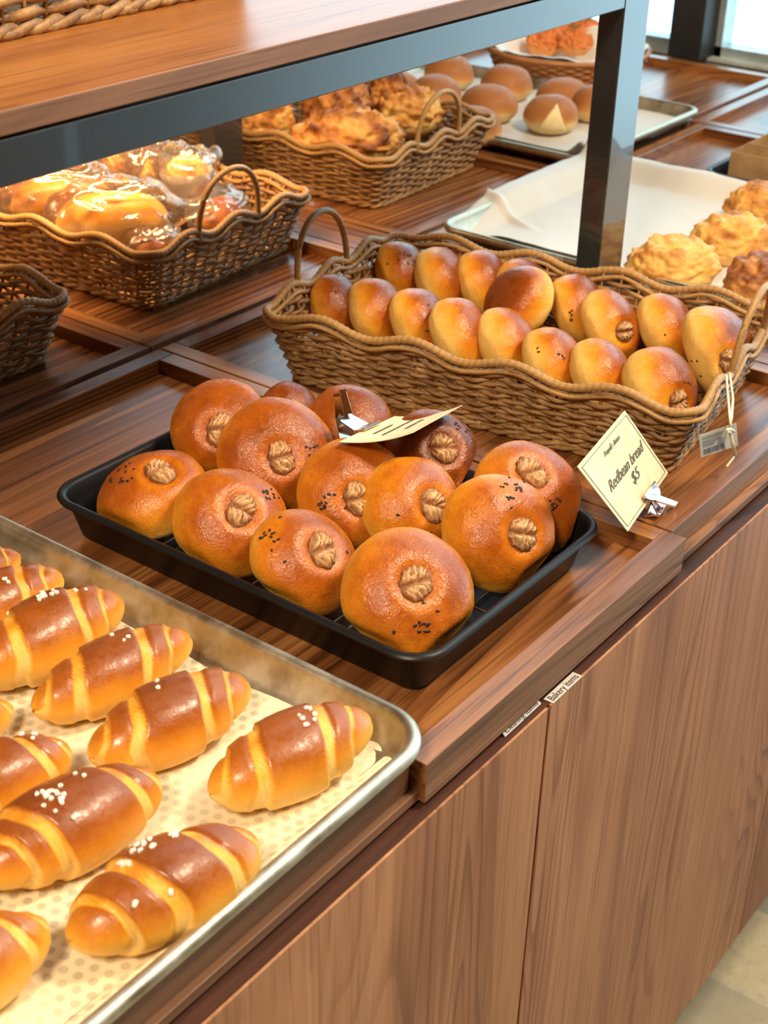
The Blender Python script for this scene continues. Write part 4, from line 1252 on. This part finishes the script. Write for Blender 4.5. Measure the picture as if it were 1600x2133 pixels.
m.tube(ap([(1521, 899), (1524, 920), (1532, 945), (1528, 953), (1514, 972)], .0150), .0014, 6)
m.tube(ap([(1521, 899), (1528, 925), (1533, 948)], .0145), .0013, 6)
m.tube(ap([(1514, 896), (1521, 894), (1529, 898), (1521, 901), (1514, 898)], .0140), .0016, 6)
m.build('cord', M_cord, tg, smooth=True)

# ------------------------------------------------------------------ bagged breads
G7 = 'breads in clear bags'
def bag(label, c, rx, ry, rz, rot, seed, tail):
    off = Vector((seed * 2.3, seed * 1.1, seed)); a = math.radians(rot); Rz = Matrix.Rotation(a, 3, 'Z')
    def fn(d):
        s = sqrt(d.x * d.x + d.y * d.y); rr = s ** .7 if s else 0
        x, y = (d.x / s * rr if s else 0), (d.y / s * rr if s else 0)
        q = d.x
        fold = abs(noise.noise(d * 1.9 + off)) * .55 + abs(noise.noise(d * 4.2 + off)) * .22
        k = 1.12 - fold * .70
        if q > .72:                                     # gathered, flared end
            g = (q - .72) / .28; x = x + g * tail; k *= (1 - .55 * sin(pi * min(1, g * 1.1)))
        p = Vector((x * rx, y * ry * k, d.z * rz * k))
        p.z += .012 * max(0, q - .7) / .3 * tail
        return Rz @ p + Vector(c)
    v, f, dr = ball(72, 48, fn)
    o = mesh('clear_bag', v, f, M_film, None, smooth=True)
    return tag(o, label, 'bag', 'clear bags in the back row basket')
items = [  # px, py, z, rx px, ry ratio, h, rot, mat, dark, crumb, bread label, bag label
 (235, 462, .905, 118, .50, .036, -36, M_roll, -.30, 0, 'long pale bread with dark spots in the front clear bag', 'large clear bag over the long spotted bread at the basket front', .5),
 (130, 425, .915, 105, .50, .036, -36, M_roll, -.12, 0, 'long golden bread in a clear bag behind the spotted one', 'milky clear bag over the bread behind the spotted one', .45),
 (30, 412, .91, 70, .6, .034, 0, M_crumb, .1, 1, 'golden crumbly bread in a clear bag at the left edge', 'clear bag cut off by the left edge of the photo', .3),
 (300, 372, .915, 48, .8, .034, 20, M_melon, .12, .4, 'round orange brown roll in a peaked clear bag', 'peaked clear bag around the round orange roll', .9),
 (258, 345, .93, 55, .7, .03, 40, M_crumb, .15, 1, 'lumpy berry streaked bread in a clear bag', 'clear bag over the lumpy berry streaked bread', .4),
 (290, 318, .945, 52, .7, .028, 10, M_bun, .25, 0, 'dark red brown bread under the shelf beam in a clear bag', 'clear bag with a shiny twisted end under the beam', 1.0),
 (388, 372, .92, 50, .8, .03, 10, M_crumb, .0, .6, 'small tart with a browned top in a white paper cup', 'clear bag with an upright twisted end beside the dark post', 1.1),
 (312, 520, .875, 60, .6, .022, 12, M_bun, .1, 0, 'brown bread low at the near corner of the basket', 'crinkled shiny bag low at the near basket corner', .4),
 (455, 450, .880, 75, .6, .022, 25, M_bun, .12, 0, 'brown bread under a shiny bag beside the wicker handle', 'flat shiny bag beside the wicker handle', .4),
]
for k, (px, py, z, r, ryk, h, rot, mt, dk, cr_, bl, gl_, tail) in enumerate(items):
    c = at(px, py, z); ppm = FPX / (c - CAM).dot(F_); R = r / ppm
    t, bv = dome('bagged_bread', bl, 'bread', G7, c, R, R * ryk, h, rot, 160 + k, mt, crumb=cr_, dark=dk, base=.7)
    if k == 0:
        m = MB()
        for (sx_, sy_, rr_) in ((350, 452, .0030), (338, 450, .0016), (300, 470, .0015)):
            hh = bv.ray_cast(CAM, ray(sx_, sy_).normalized(), 6)
            if hh[0]:
                vv, ff, _ = ball(10, 6, lambda d: hh[0] + d * rr_); m.add(vv, ff)
        if m.v: m.build('dark_raisin', simple('dark_raisin', (.10, .03, .02), .5), t, smooth=True)
    if k == 6:
        vv = []; ff = []
        for j in range(5):
            for q in range(40):
                a = 2 * pi * q / 40; rr_ = R * (.82 + .09 * j) * (1 + .03 * sin(12 * a)); vv.append((c.x + rr_ * cos(a), c.y + rr_ * sin(a) * .9, c.z - .030 + .0105 * j))
        for j in range(4):
            for q in range(40): ff.append((j * 40 + q, j * 40 + (q + 1) % 40, (j + 1) * 40 + (q + 1) % 40, (j + 1) * 40 + q))
        o = mesh('paper_cup', vv, ff, M_tissue, t, smooth=True); md = o.modifiers.new('s', 'SOLIDIFY'); md.thickness = .0006
        o['label'] = 'white pleated paper cup'
    bag(gl_, (c.x, c.y, c.z + .005), R * 1.22, max(R * ryk * 1.35, .04), h * 1.35, rot, 200 + k, tail)
